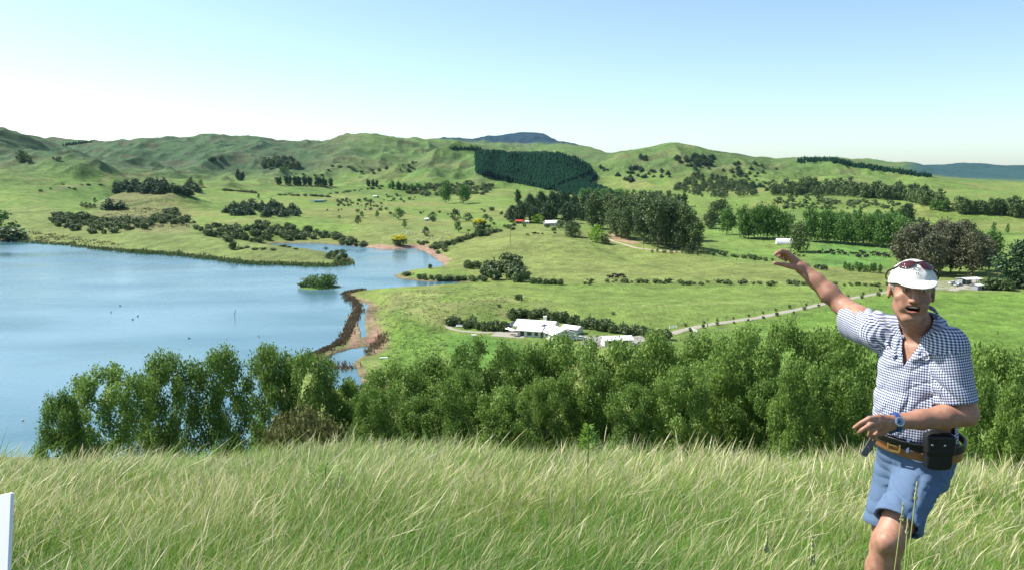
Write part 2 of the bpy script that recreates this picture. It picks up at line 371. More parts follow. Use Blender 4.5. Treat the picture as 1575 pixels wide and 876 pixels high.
def hgt(x, y):
    a = np.arctan2(x, y); r = np.hypot(x, y)
    i = np.clip(np.searchsorted(AZ, a)-1, 0, len(AZ)-2); j = np.clip(np.searchsorted(RR, r)-1, 0, len(RR)-2)
    s = (a-AZ[i])/(AZ[i+1]-AZ[i]); t = (r-RR[j])/(RR[j+1]-RR[j])
    return (Z[i, j]*(1-s)+Z[i+1, j]*s)*(1-t) + (Z[i, j+1]*(1-s)+Z[i+1, j+1]*s)*t
def hit(u, v, rmin=150):
    """first ground point seen at a pixel, searching beyond rmin"""
    a, b, c = ray(u, v); h = math.hypot(a, b); az = math.atan2(a, b)
    i = int(np.clip(np.searchsorted(AZ, az)-1, 0, len(AZ)-2)); s = (az-AZ[i])/(AZ[i+1]-AZ[i])
    zz = Z[i]*(1-s)+Z[i+1]*s; zr = CAMZ + c/h*RR
    ok = np.where((RR > rmin) & (zz >= zr))[0]
    if len(ok) == 0:                                     # above the skyline: take the ridge
        j = int(np.argmax(np.where((RR > rmin) & (RR < 6000), (zz-CAMZ)/np.maximum(RR, 1), -9)))
        r = RR[j]
    else:
        j = ok[0]; d1 = zz[j]-zr[j]; d0 = zr[j-1]-zz[j-1]; t = d0/(d0+d1+1e-9); r = RR[j-1]+(RR[j]-RR[j-1])*max(0, min(1, t))
    x, y = a/h*r, b/h*r
    return Vector((x, y, float(hgt(np.array([x]), np.array([y]))[0])))
def to_px(x, y, z):
    dz = z-CAMZ; f_ = y*cosP - dz*sinP; up = y*sinP + dz*cosP
    return CX + F*x/f_, CY - F*up/f_

# land cover colours (ground tones, painted relief shade and distance haze), by plan position
U2, V2 = to_px(X, np.where(Y > 1, Y, 1), Z)
n1 = fbm(X/70, Y/70, 4, 101); n2 = fbm(X/14, Y/14, 4, 111); n3 = fbm(X/300, Y/300, 3, 121)
def mixc(a, b, t): return a*(1-t[..., None]) + np.array(b)*t[..., None]
COL = np.zeros(X.shape+(3,)) + np.array([.135, .205, .045])
COL = mixc(COL, [.18, .20, .06], sstep(.45, .7, n1)*.8)
COL = mixc(COL, [.07, .145, .03], sstep(.5, .75, n3)*.6)
COL = mixc(COL, [.21, .21, .085], sstep(.55, .8, n2)*.35)
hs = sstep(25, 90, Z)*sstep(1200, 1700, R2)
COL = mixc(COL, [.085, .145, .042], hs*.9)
COL = mixc(COL, [.135, .155, .06], hs*sstep(.45, .68, n1)*.8)
COL = mixc(COL, [.045, .085, .03], hs*sstep(.50, .30, rd2)*.6)  # hill creases darkened in colour to paint in relief shade
# gully scrub tone on the far hills, deepened as painted relief shade
gul = sstep(.62, .40, rd)*hs; COL = mixc(COL, [.05, .08, .03], gul*.55*sstep(.35, .6, n2+.15))
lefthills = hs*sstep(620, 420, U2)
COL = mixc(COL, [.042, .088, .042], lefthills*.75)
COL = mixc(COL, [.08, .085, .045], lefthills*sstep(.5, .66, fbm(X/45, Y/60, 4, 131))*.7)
COL = mixc(COL, [.012, .040, .060], sstep(4200, 5200, R2)*sstep(980, 900, U2)); COL = mixc(COL, [.03, .075, .075], sstep(3400, 4200, R2)*sstep(1380, 1420, U2))  # haze blue of the far ranges painted into the ground colour
def region(pts, col, amt=1.0, soft=8, z=4.0, noise=10, nn=None):
    global COL
    pg = P(pts, z); q = sdist(pg, X[zoneA], Y[zoneA]) + (fbm(X[zoneA]/18, Y[zoneA]/18, 3, 141)-.5)*noise
    t = np.zeros(X.shape); t[zoneA] = sstep(soft, -soft, q)*amt
    if nn is not None: t *= nn
    COL = mixc(COL, col, t)
zoneA = (R2 > 165) & (R2 < 1500) & (np.abs(A2) < R(44))
region([(560,440),(1010,438),(1380,440),(1380,470),(1040,505),(880,480),(760,475),(640,470),(580,470)], [.155,.215,.05], .75)
region([(690,378),(830,350),(940,372),(1080,392),(1360,420),(1360,436),(1000,434),(800,432),(700,412)], [.17,.205,.06], .85)
region([(560,440),(720,440),(850,470),(760,500),(640,500),(580,500)], [.215,.225,.085], .55, nn=sstep(.4,.6,n2))
region([(1370,450),(1620,450),(1620,600),(1000,600),(1040,515)], [.115,.205,.035], .8)
region([(590,470),(680,500),(700,535),(640,570),(570,590),(560,560),(600,540)], [.105,.20,.03], .7)
region([(687,508),(760,512),(800,520),(830,560),(720,560),(690,530)], [.085,.18,.03], .9, soft=3, noise=2)
region([(1090,360),(1575,380),(1575,420),(1090,400)], [.13,.22,.05], .6)
region([(1250,378),(1370,388),(1365,412),(1260,408)], [.09,.20,.045], .7)
region([(-80,350),(60,345),(250,365),(540,385),(545,402),(480,406),(250,390),(0,370)], [.155,.19,.06], .7)
region([(130,345),(180,322),(232,318),(290,335),(300,352),(220,352)], [.165,.165,.07], .8, z=12, soft=14)
region([(380,376),(540,383),(540,398),(400,392)], [.12,.15,.05], .6)
region([(560,350),(780,345),(660,375),(600,378),(520,372)], [.16,.19,.06], .6)
t = sstep(3, -3, DM)*sstep(-2, 1, DL); COL = mixc(COL, [.27, .17, .12], t)
shore = sstep(5, 1.5, DL)*(DL > -50)*(DL < 900)
COL = mixc(COL, [.19, .15, .09], shore*.85)
SB = P([(560,384),(640,381),(660,392),(683,405),(690,400),(672,388),(655,378),(560,378)], 1)
q = np.zeros(X.shape); q[zone] = sstep(4, -2, sdist(SB, xz, yz)); COL = mixc(COL, [.30, .20, .14], q*(DL < 12))
COL = mixc(COL, [.10, .09, .06], (DL < 0)*1.0)
region([(731,228),(800,232),(860,231),(890,243),(918,262),(920,285),(950,298),(900,300),(845,291),(800,281),(733,266)], [.02,.04,.02], 1, soft=4, z=4, noise=2) if False else None
# farmyard gravel at the homestead and round the far farmhouse
YARD = P([(893,514),(930,515),(1000,514),(1032,518),(1030,524),(990,528),(930,532),(895,528)], 3)
q = np.zeros(X.shape); q[zone] = sstep(1.5, -1.5, sdist(YARD, xz, yz)); COL = mixc(COL, [.27, .26, .23], q)
region([(1375,428),(1520,430),(1530,446),(1380,440)], [.27,.25,.19], .6, soft=4, noise=8)
region([(935,368),(960,372),(990,384),(970,385),(940,376)], [.36,.24,.15], .8, soft=3, noise=4)
# rank grass along old fence lines and stock tracks
for pix, cc, am in (([(0,330),(150,323),(300,312),(420,302)], [.07,.11,.03], .7), ([(300,346),(450,336),(560,331),(760,326)], [.075,.12,.03], .6), ([(820,352),(950,398),(1100,432)], [.09,.15,.035], .5),
                    ([(1090,345),(1200,347),(1320,350)], [.08,.13,.035], .6), ([(560,322),(640,308),(720,298)], [.2,.19,.1], .5), ([(60,300),(180,272),(250,262)], [.19,.18,.09], .5), ([(1000,300),(1180,280),(1350,292)], [.08,.12,.04], .5),
                    ([(700,470),(860,462),(1010,470),(1200,462)], [.20,.22,.085], .45), ([(620,455),(560,520),(600,560)], [.19,.2,.08], .45), ([(1100,530),(1300,500),(1500,480)], [.17,.22,.07], .4)):
    pg = np.array([tuple(hit(u, v)[:2]) for u, v in pix]); dd_ = np.full(X.shape, 1e9); zf = (R2 > 190) & (R2 < 2600) & (np.abs(A2) < R(40)); xq, yq = X[zf], Y[zf]; dq = np.full(xq.shape, 1e9)
    xq = xq+(fbm(yq/40, xq/40, 2, 181)-.5)*14
    for (ax, ay), (bx, by) in zip(pg[:-1], pg[1:]):
        ex, ey = bx-ax, by-ay; t_ = np.clip(((xq-ax)*ex+(yq-ay)*ey)/(ex*ex+ey*ey), 0, 1); dq = np.minimum(dq, np.hypot(xq-ax-t_*ex, yq-ay-t_*ey))
    wd_ = 1.2+R2[zf]/500; t = np.zeros(X.shape); t[zf] = sstep(1.6, .4, dq/wd_)*am; COL = mixc(COL, cc, t)
# soil and thatch under the long grass; tree slope colour darkened to mute sunlight
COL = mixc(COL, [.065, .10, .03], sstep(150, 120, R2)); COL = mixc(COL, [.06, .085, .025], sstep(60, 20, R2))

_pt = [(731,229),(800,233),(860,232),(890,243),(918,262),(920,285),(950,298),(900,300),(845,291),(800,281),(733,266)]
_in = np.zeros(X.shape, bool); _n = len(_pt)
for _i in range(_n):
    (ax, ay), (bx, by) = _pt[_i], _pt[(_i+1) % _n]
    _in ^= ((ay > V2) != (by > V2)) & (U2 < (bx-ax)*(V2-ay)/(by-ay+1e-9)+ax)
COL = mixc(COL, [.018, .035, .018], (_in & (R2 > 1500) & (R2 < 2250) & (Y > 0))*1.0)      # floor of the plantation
na, nr = X.shape
idx = np.arange(na*nr).reshape(na, nr)
q = np.stack([idx[:-1, :-1], idx[:-1, 1:], idx[1:, 1:], idx[1:, :-1]], -1).reshape(-1, 4)
q = q[:, ::-1] if True else q
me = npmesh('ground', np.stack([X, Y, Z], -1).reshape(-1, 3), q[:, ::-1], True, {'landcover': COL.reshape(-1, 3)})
# drop nothing: the innermost row is one point repeated
m, N, L, b = newmat('pasture'); setp(b, .9, .12)
a_ = N.new('ShaderNodeAttribute'); a_.attribute_name = 'landcover'
geo = N.new('ShaderNodeNewGeometry')
def nz(scale, det=6, rough=.6):
    n = N.new('ShaderNodeTexNoise'); n.inputs['Scale'].default_value = scale; n.inputs['Detail'].default_value = det; n.inputs['Roughness'].default_value = rough
    L.new(geo.outputs['Position'], n.inputs['Vector']); return n
na_, nb_, nc_ = nz(.9, 8, .7), nz(.12, 6, .65), nz(.025, 5, .6)
def mul(colsock, fac, lo, hi, p0=.35, p1=.65):
    mr = N.new('ShaderNodeMapRange'); mr.inputs[1].default_value = p0; mr.inputs[2].default_value = p1; mr.inputs[3].default_value = lo; mr.inputs[4].default_value = hi
    L.new(fac, mr.inputs[0]); vm = N.new('ShaderNodeVectorMath'); vm.operation = 'SCALE'
    L.new(colsock, vm.inputs[0]); L.new(mr.outputs[0], vm.inputs['Scale']); return vm.outputs[0]
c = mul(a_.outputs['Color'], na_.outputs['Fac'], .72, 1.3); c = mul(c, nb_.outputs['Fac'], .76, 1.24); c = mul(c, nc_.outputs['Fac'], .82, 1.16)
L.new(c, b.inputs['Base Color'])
bp = N.new('ShaderNodeBump'); bp.inputs['Strength'].default_value = .9; bp.inputs['Distance'].default_value = 1.2
mm = N.new('ShaderNodeMath'); mm.operation = 'MULTIPLY_ADD'; mm.inputs[1].default_value = .45
L.new(na_.outputs['Fac'], mm.inputs[0]); 
m8 = N.new('ShaderNodeMath'); m8.operation = 'MULTIPLY'; m8.inputs[1].default_value = 2.5; L.new(nb_.outputs['Fac'], m8.inputs[0]); L.new(m8.outputs[0], mm.inputs[2])
L.new(mm.outputs[0], bp.inputs['Height']); L.new(bp.outputs[0], b.inputs['Normal'])
tag(link('ground', me, m), kind='structure')

# water
m, N, L, b = newmat('lake_water'); setp(b, .12, .5)
b.inputs['Base Color'].default_value = (.075, .17, .205, 1)
geo = N.new('ShaderNodeNewGeometry'); mp = N.new('ShaderNodeMapping'); mp.inputs['Scale'].default_value = (.5, 1.1, 1)
L.new(geo.outputs['Position'], mp.inputs[0])
ns = N.new('ShaderNodeTexNoise'); ns.inputs['Scale'].default_value = .9; ns.inputs['Detail'].default_value = 6; L.new(mp.outputs[0], ns.inputs['Vector'])
n2_ = N.new('ShaderNodeTexNoise'); n2_.inputs['Scale'].default_value = .018; n2_.inputs['Detail'].default_value = 6; L.new(mp.outputs[0], n2_.inputs['Vector'])
mr = N.new('ShaderNodeMapRange'); mr.inputs[1].default_value = .38; mr.inputs[2].default_value = .62; mr.inputs[3].default_value = .05; mr.inputs[4].default_value = .3
L.new(n2_.outputs['Fac'], mr.inputs[0]); L.new(mr.outputs[0], b.inputs['Roughness'])
sed = N.new('ShaderNodeMix'); sed.data_type = 'RGBA'; sed.inputs[6].default_value = (.055, .135, .165, 1); sed.inputs[7].default_value = (.11, .205, .235, 1)   # sediment patches
n3_ = N.new('ShaderNodeTexNoise'); n3_.inputs['Scale'].default_value = .011; n3_.inputs['Detail'].default_value = 5; n3_.inputs['Distortion'].default_value = 1.5; L.new(mp.outputs[0], n3_.inputs['Vector'])
mr3 = N.new('ShaderNodeMapRange'); mr3.inputs[1].default_value = .35; mr3.inputs[2].default_value = .65; L.new(n3_.outputs['Fac'], mr3.inputs[0]); L.new(mr3.outputs[0], sed.inputs[0]); L.new(sed.outputs[2], b.inputs['Base Color'])
bp = N.new('ShaderNodeBump'); bp.inputs['Strength'].default_value = .35; bp.inputs['Distance'].default_value = .25
L.new(ns.outputs['Fac'], bp.inputs['Height']); L.new(bp.outputs[0], b.inputs['Normal'])
wb = MB(); 
A = [(-900, 90), (180, 90), (180, 900), (-1100, 1000)]
wb.add([(x, y, 0) for x, y in A], [(0, 1, 2, 3)])
M['water'] = m
tag(wb.build('lake_water', m), kind='structure')
pw = MB(); pc = [hit(u, v) for u, v in ((478,309),(492,307.5),(503,309),(497,311),(484,311.5))]
cz = max(p.z for p in pc)+.25; pw.add([(p.x, p.y, cz) for p in pc]+[(p.x, p.y, cz-4) for p in pc], [(0,1,2,3,4)][::-1]+[(i,(i+1)%5,5+(i+1)%5,5+i) for i in range(5)])
tag(pw.build('pond_water', m), kind='structure')

# ribbons draped on the ground
def ribbon(name, pix, wid, m, lift=.05, zlev=None, step=1.5, kind='structure'):
    pts = [hit(u, v) for u, v in pix]; d = []
    for a, b_ in zip(pts[:-1], pts[1:]):
        n = max(2, int((b_-a).length/step)); d += [a.lerp(b_, i/n) for i in range(n)]
    d.append(pts[-1]); n = len(d); P2 = np.array([(p.x, p.y) for p in d])
    for _ in range(6): P2[1:-1] = (P2[:-2]+P2[1:-1]*2+P2[2:])/4
    T = np.gradient(P2, axis=0); T /= np.linalg.norm(T, axis=1)[:, None]+1e-9; Nn = np.stack([-T[:, 1], T[:, 0]], 1)
    K = 7; off = np.linspace(-.5, .5, K); w_ = wid*(1+.12*(np.sin(np.arange(n)*.7)))
    V = []
    for k in range(K):
        q = P2 + Nn*(off[k]*w_)[:, None]; V.append(np.column_stack([q, hgt(q[:, 0], q[:, 1])+lift-(.12 if k in (0, K-1) else 0)]))
    V = np.stack(V, 1).reshape(-1, 3); ii = np.arange(n*K).reshape(n, K)
    fq = np.stack([ii[:-1, :-1], ii[:-1, 1:], ii[1:, 1:], ii[1:, :-1]], -1).reshape(-1, 4)
    o = link(name, npmesh(name, V, fq[:, ::-1], True), m); return tag(o, kind=kind)
M['gravel'] = mat_plain('pale_gravel', (.30, .28, .235), .95, .1, var=.25, scale=1.2)
M['track'] = mat_plain('dusty_track', (.40, .34, .25), .95, .1, var=.25, scale=.4)
ribbon('gravel_driveway', [(1032,513),(1048,507),(1100,497),(1160,489),(1230,475),(1290,462),(1340,453),(1385,446),(1440,443),(1490,444)], 3.6, M['gravel'], .12)
ribbon('farm_track', [(935,366),(950,373),(975,381),(1010,385),(1050,388)], 3.2, M['track'], .15)
ribbon('garden_path', [(688,500),(694,506),(712,509),(745,511),(784,510)], 2.2, M['gravel'], .12)
ribbon('shed_track', [(1462,447),(1480,442),(1500,430)], 4, M['gravel'], .14)
# ------------------------------------------------------------ vegetation prototypes (unit height, built once)
def leafmesh(name, clumps, n, size, seed, mats, shell=.55, flat=.0, smooth=False, trunk=None, droop=0, tipmat=None, aspect=.6, upn=0):
    """many leaf-sized quads spread over clumps ((centre),(radii)); optional trunk MB in slot 1"""
    g = np.random.default_rng(seed)
    c = np.array([k[0] for k in clumps], float); r = np.array([k[1] for k in clumps], float)
    wgt = (r[:, 0]*r[:, 1]*r[:, 2])**.72; wgt /= wgt.sum(); ci = g.choice(len(c), n, p=wgt)
    d = g.normal(size=(n, 3)); d /= np.linalg.norm(d, axis=1)[:, None]
    rad = shell + (1-shell)*g.random(n)**.6; rad *= 1 + .18*(g.random(n) > .9)
    p = c[ci] + d*r[ci]*rad[:, None]
    p = p + g.normal(size=(n, 3))*(size*(1.5 if n >= 1000 else .45))
    nn = d*.7 + g.normal(size=(n, 3))*.6 + np.array([0, 0, upn]); nn /= np.linalg.norm(nn, axis=1)[:, None]
    t = np.cross(nn, g.normal(size=(n, 3))); t /= np.linalg.norm(t, axis=1)[:, None]; b = np.cross(nn, t)
    s = size*(.6 + .8*g.random(n))[:, None]
    V = np.stack([p - t*s, p - b*s*aspect, p + t*s*1.05, p + b*s*aspect], 1).reshape(-1, 3)
    V[:, 2] = np.maximum(V[:, 2], .002)
    Fq = np.arange(n*4).reshape(n, 4); off = g.random(len(c))
    rnd = np.clip(.55*g.random(n) + .45*off[ci], 0, 1)
    A = np.repeat(rnd, 4); mi = np.zeros(n, int)
    if tipmat is not None: mi[(p[:, 2] > tipmat[0]) & (d[:, 2] > -.1)] = tipmat[1]
    if trunk is not None and trunk.v:
        tri = []
        for f in trunk.f:
            if len(f) == 4: tri.append(f)
            else:
                for i in range(1, len(f)-1): tri.append((f[0], f[i], f[i+1], f[i+1]))
        tri = [q for q in tri if len(set(q)) == 4]
        tv = np.array(trunk.v); b0 = len(V)
        V = np.vstack([V, tv]); Fq = np.vstack([Fq, np.array(tri)+b0]); A = np.concatenate([A, np.full(len(tv), .5)]); mi = np.concatenate([mi, np.ones(len(tri), int)])
    me = npmesh(name, V, Fq, False, {'rnd': A}, matidx=mi)
    for m_ in mats: me.materials.append(m_)
    return me
def limbs(g, h0, ends, r0, mb=None, n=6, lean=0.0):
    mb = mb or MB(); top = max(e[2] for e in ends)*.92
    mb.tube([(0,0,-.06), (0,0,.02), (lean*.4,0.01,h0), (lean*.7,-.01,(h0+top)/2), (lean,0,top)], [r0*1.35, r0*1.05, r0*.8, r0*.5, r0*.12], n)
    for e in ends:
        z0 = h0*(.7+.6*g.random()); z0 = min(z0, e[2]*.8); f = z0/top
        s = (lean*f, 0, z0); mid = (e[0]*.45+g.normal()*.015, e[1]*.45+g.normal()*.015, z0+(e[2]-z0)*.55)
        mb.tube([s, mid, e], [r0*.45, r0*.28, r0*.07], max(4, n-2), cap=False)
    return mb
def broad(seed, n, size, wid=.34, z0=.2, nc=16, mat='willow', leafy=.16, trunkr=.022, bark='bark', split=True, name='tree', top=1.0, round_=.5):
    g = np.random.default_rng(seed); cl = []; ends = []
    for k in range(nc):
        z = z0 + leafy*.5 + (top-z0-leafy*.9)*((k+.5)/nc)
        prof = math.sin(math.pi*min(1, max(.0, ((z-z0)/(top-z0))*.86+.12)))**round_
        an = k*2.399+g.random()*1.2; rr = wid*prof*(.35+.5*g.random())
        if k >= nc-2: rr *= .3
        c = (rr*math.cos(an), rr*math.sin(an), z); s = leafy*(.75+.5*g.random())
        cl.append((c, (s*1.05, s*1.05, s*.85))); ends.append(c)
    tr = limbs(g, z0*.9, ends[:max(5, nc//2+2)], trunkr, n=7 if split else 5)
    if split:
        return (leafmesh(name+'_crown', cl, n, size, seed, [M[mat]], shell=.25), tr.data('trunk', True), bark)
    return leafmesh(name, cl, n, size, seed, [M[mat], M[bark]], shell=.35, trunk=tr)
def conifer(seed, n, size, wid=.2, z0=.08, mat='pine', ragged=.25, name='pine', bark='bark', tiers=9, split=False):
    g = np.random.default_rng(seed); cl = []
    for k in range(tiers):
        z = z0 + (1-z0)*(k+.4)/tiers; w = wid*(1-(z-z0)/(1-z0))**.75 + .02
        for j in range(max(1, int(6*w/wid))):
            an = j*2*math.pi/max(1, int(6*w/wid))+k+g.random()*ragged*3; rr = w*(.55+ragged*g.random())
            cl.append(((rr*math.cos(an), rr*math.sin(an), z+g.normal()*.01), (w*.5+.012, w*.5+.012, .5/tiers+.012)))
    mb = MB(); mb.tube([(0,0,-.05),(0,0,.5),(0,0,.97)], [.018, .012, .003], 5)
    if split: return (leafmesh(name+'_crown', cl, n, size, seed, [M[mat]], shell=.4), mb.data('trunk', True), bark)
    return leafmesh(name, cl, n, size, seed, [M[mat], M[bark]], shell=.4, trunk=mb)
def column(seed, n, size, wid=.11, mat='cypress', z0=.06, name='poplar', split=False, bark='bark'):
    g = np.random.default_rng(seed); cl = []
    for k in range(11):
        z = z0+.04+(.9-z0)*k/10; w = wid*(math.sin(math.pi*(.12+.8*k/10))**.6)
        cl.append(((g.normal()*wid*.18, g.normal()*wid*.18, z), (w, w, .085)))
    mb = MB(); mb.tube([(0,0,-.05),(0,0,.5),(0,0,.95)], [.018, .012, .003], 5)
    return leafmesh(name, cl, n, size, seed, [M[mat], M[bark]], shell=.4, trunk=mb)
def dome(seed, n, size, wid=.55, mat='shrub', nc=9, name='shrub', extra=None, tip=None):
    g = np.random.default_rng(seed); cl = [((0,0,.45), (wid*.75, wid*.75, .42))]
    for k in range(nc):
        an = k*2.4+g.random(); rr = wid*(.25+.45*g.random()); z = .25+.5*g.random()*(1-rr/wid*.5)
        cl.append(((rr*math.cos(an), rr*math.sin(an), z), (.24+.1*g.random(), .24+.1*g.random(), .2+.08*g.random())))
    mb = MB(); mb.tube([(0,0,-.05),(0,0,.3)], [.03,.02], 5)
    mats = [M[mat], M['bark']] + ([M[extra]] if extra else [])
    return leafmesh(name, cl, n, size, seed, mats, shell=.7, trunk=mb, tipmat=tip)
PR = {
 'near': [broad(100+i, 19000, .0125, wid=.44+.07*(i % 3), z0=.05+.06*(i % 3), nc=52, leafy=.09, trunkr=.013, bark='barkg' if i % 2 else 'bark', name='leafy', round_=.24) for i in range(7)],
 'broad': [broad(200+i, 1500, .038, wid=.36, z0=.14, nc=14, mat='poplar', leafy=.15, bark='barkg', name='broad') for i in range(3)],
 'gum': [broad(300+i, 3600, .026, wid=.36, z0=.08, nc=22, mat='gum', leafy=.12, bark='barkg', name='gum', trunkr=.02) for i in range(5)],
 'gumred': [broad(330+i, 4200, .025, wid=.38, z0=.12, nc=22, mat='gumred', leafy=.125, name='bronze', trunkr=.02) for i in range(3)],
 'darktree': [broad(360+i, 2000, .034, wid=.4, z0=.04, nc=16, mat='gum', leafy=.17, name='dark', trunkr=.02) for i in range(2)],
 'bigpine': [broad(380+i, 3400, .028, wid=.34, z0=.05, nc=22, mat='pine', leafy=.13, name='bigpine', trunkr=.02, round_=.8) for i in range(3)],
 'smallbroad': [broad(400+i, 420, .06, wid=.36, z0=.12, nc=10, mat='poplar', leafy=.17, split=False, name='small_broad') for i in range(3)],
 'smalldark': [broad(420+i, 420, .06, wid=.38, z0=.05, nc=10, mat='gum', leafy=.18, split=False, name='small_dark') for i in range(3)],
 'lime': [broad(440, 900, .045, wid=.45, z0=.05, nc=12, mat='lime', leafy=.2, split=False, name='lime')],
 'pine': [conifer(500+i, 420, .055, wid=.24, name='pine') for i in range(3)],
 'cypress': [column(520+i, 260, .06) for i in range(3)],
 'poplar': [column(540+i, 420, .05, wid=.16, mat='poplar') for i in range(3)],
 'shrub': [dome(600+i, 340, .11) for i in range(5)],
 'shrubg': [dome(620+i, 300, .12, mat='islandl', name='green_shrub') for i in range(2)],
 'yellow': [dome(640, 900, .07, wid=.62, mat='gum', name='yellow_tree', extra='yellow', tip=(.55, 2))],
 'young': [dome(660+i, 70, .2, wid=.4, nc=3, name='young', mat='shrub') for i in range(3)],
}
first = {}
def put(kind, loc, h, wscale=1.0, label=None, cat='tree', group=None, name=None, rz=None):
    pl = PR[kind]; i = random.randrange(len(pl)); p = pl[i]; key = (kind, i, name)
    rz = random.random()*6.28 if rz is None else rz
    nm = name or 'tree'
    if isinstance(p, tuple):
        o = empty(nm, (0, 0, 0))
        if key not in first:
            cr = link('crown', p[0], None, o); tr = link('trunk', p[1], None, o)
            if not p[1].materials: p[1].materials.append(M[p[2]])
            first[key] = (cr, tr)
        else:
            for s in first[key]: c = s.copy(); C.objects.link(c); c.parent = o
    else:
        o = link(nm, p)
    o.location = loc; o.rotation_euler = (0, 0, rz); o.scale = (h*wscale, h*wscale, h)
    return tag(o, label, cat, group)
W0 = {'near': .78, 'broad': .8, 'gum': .66, 'gumred': .74, 'darktree': .9, 'bigpine': .78, 'smallbroad': .85, 'smalldark': .9, 'lime': 1.0,
      'pine': .34, 'cypress': .20, 'poplar': .28, 'shrub': 1.0, 'shrubg': 1.15, 'yellow': 1.3, 'young': .9}
def veg(kind, u, v, hpx, wpx=None, **k):
    p = hit(u, v); mpp = p.y/F*1.02; h = hpx*mpp
    ws = 1.0 if wpx is None else (wpx*mpp)/(h*W0[kind])
    p.z -= h*.02
    return put(kind, p, h, ws, **k)
def inpoly(u, v, pg):
    c = False; n = len(pg)
    for i in range(n):
        a, b = pg[i], pg[(i+1) % n]
        if (a[1] > v) != (b[1] > v) and u < (b[0]-a[0])*(v-a[1])/(b[1]-a[1])+a[0]: c = not c
    return c
def scatter(pg, n):
    us = [p[0] for p in pg]; vs = [p[1] for p in pg]; out = []
    while len(out) < n:
        u = random.uniform(min(us), max(us)); v = random.uniform(min(vs), max(vs))
        if inpoly(u, v, pg): out.append((u, v))
    return sorted(out, key=lambda q: q[1])
def along(pl, n, ju=1.5, jv=.6):
    seg = [math.hypot(b[0]-a[0], (b[1]-a[1])*3) for a, b in zip(pl[:-1], pl[1:])]; T = sum(seg); out = []
    for i in range(n):
        s = T*(i+.5)/n
        for k, l in enumerate(seg):
            if s <= l: break
            s -= l
        t = s/seg[k]; a, b = pl[k], pl[k+1]
        out.append((a[0]+(b[0]-a[0])*t+random.gauss(0, ju), a[1]+(b[1]-a[1])*t+random.gauss(0, jv)))
    return out
MERGE = {}
def stuffmass(key, kind, pts, h, w, var=.45):
    for u, v in pts:
        f = 1+random.uniform(-var, var); p = hit(u, v); mpp = p.y/F*1.02; H = h*f*mpp
        MERGE.setdefault(key, []).append((random.choice(PR[kind]), p, H, w*f*mpp/(H*W0[kind]), random.random()*6.28))
def flush(key, name, label, cat):
    Vs = []; Fs = []; A = []; mi = []; b0 = 0; mats = []; g = np.random.default_rng(5)
    for me, p, H, ws, rz in MERGE[key]:
        me = me[0] if isinstance(me, tuple) else me
        n = len(me.vertices); v = np.empty(n*3, np.float32); me.vertices.foreach_get('co', v); v = v.reshape(-1, 3)
        nf = len(me.polygons); q = np.empty(nf*4, np.int32); me.loops.foreach_get('vertex_index', q); q = q.reshape(-1, 4)
        a = np.empty(n, np.float32); me.attributes['rnd'].data.foreach_get('value', a); k = np.empty(nf, np.int32); me.polygons.foreach_get('material_index', k)
        sel = q[(k == 0)]; used_, inv = np.unique(sel, return_inverse=True); v = v[used_]; q = inv.reshape(-1, 4); a = a[used_]
        c, s_ = math.cos(rz), math.sin(rz); x = (v[:, 0]*c-v[:, 1]*s_)*H*ws+p.x; y = (v[:, 0]*s_+v[:, 1]*c)*H*ws+p.y
        Vs.append(np.column_stack([x, y, v[:, 2]*H+p.z])); Fs.append(q+b0); b0 += len(v); A.append(np.clip(a*.8+g.random()*.4-.1, 0, 1))
        mt = me.materials[0]
        if mt not in mats: mats.append(mt)
        mi.append(np.full(len(q), mats.index(mt)))
    me = npmesh(name, np.vstack(Vs), np.vstack(Fs), False, {'rnd': np.concatenate(A)}, matidx=np.concatenate(mi))
    return tag(link(name, me, mats), label, cat, kind='stuff')
TENS = 'first second third fourth fifth sixth seventh eighth ninth tenth eleventh twelfth thirteenth fourteenth fifteenth sixteenth seventeenth eighteenth nineteenth twentieth'.split()
def ordered(kind, items, desc, where, group, name='tree', cat='tree'):
    """items (u, v, h, w): every tree of a small group gets its own place in the row"""
    for k, (u, v, h, w_) in enumerate(sorted(items)): veg(kind, u, v, h, w_, label=desc+', '+TENS[k]+' from the left '+where, group=group, name=name, cat=cat)
def mass(kind, pts, h, w, label, group, name='tree', cat='tree', var=.25):
    if name == 'pine_tree': cat = 'pine'
    for u, v in pts:
        f = 1+random.uniform(-var, var); veg(kind, u, v, h*f, w*f*(1+random.uniform(-.1, .1)) if w else None, label=label, group=group, name=name, cat=cat)

# ------------------------------------------------------------ near trees on the slope below the crest
def near_tree(u, vtop, r, wpx, label, kind='near', name='leafy_tree', group=None, rz=None):
    az = az_of(u, vtop); x, y = math.sin(az)*r, math.cos(az)*r
    z = float(hgt(np.array([x]), np.array([y]))[0]); zt = zat(u, vtop, r); h = zt - z
    ws = (wpx*y/F)/(h*W0[kind]); return put(kind, Vector((x, y, z-.1)), h*1.02, ws, label=label, cat='tree', group=group, name=name, rz=rz)
LT = [(165,570,86,128,'broad leafy green tree at the far left, its whole crown against the lake'),
      (92,610,84,80,'low leafy crown leaning over the lake, leftmost of the near trees'),
      (250,547,90,92,'tall leafy green tree standing second among the lakeside trees on the left'),
      (338,539,90,96,'full leafy green tree just left of the middle of the lakeside trees'),
      (412,536,95,88,'open leafy green tree behind the dark olive bush, its top against the lake'),
      (478,549,93,100,'round leafy tree right of the open one, in front of the small lagoon'),
      (532,590,95,80,'low sloping leafy tree at the right end of the lakeside trees')]
for u, vt, r, w_, lb in LT: near_tree(u, vt, r, w_, lb, group='leafy trees between the grass crest and the lake')
ords = ['first','second','third','fourth','fifth','sixth','seventh','eighth','ninth','tenth','eleventh','twelfth','thirteenth','fourteenth','fifteenth','sixteenth']
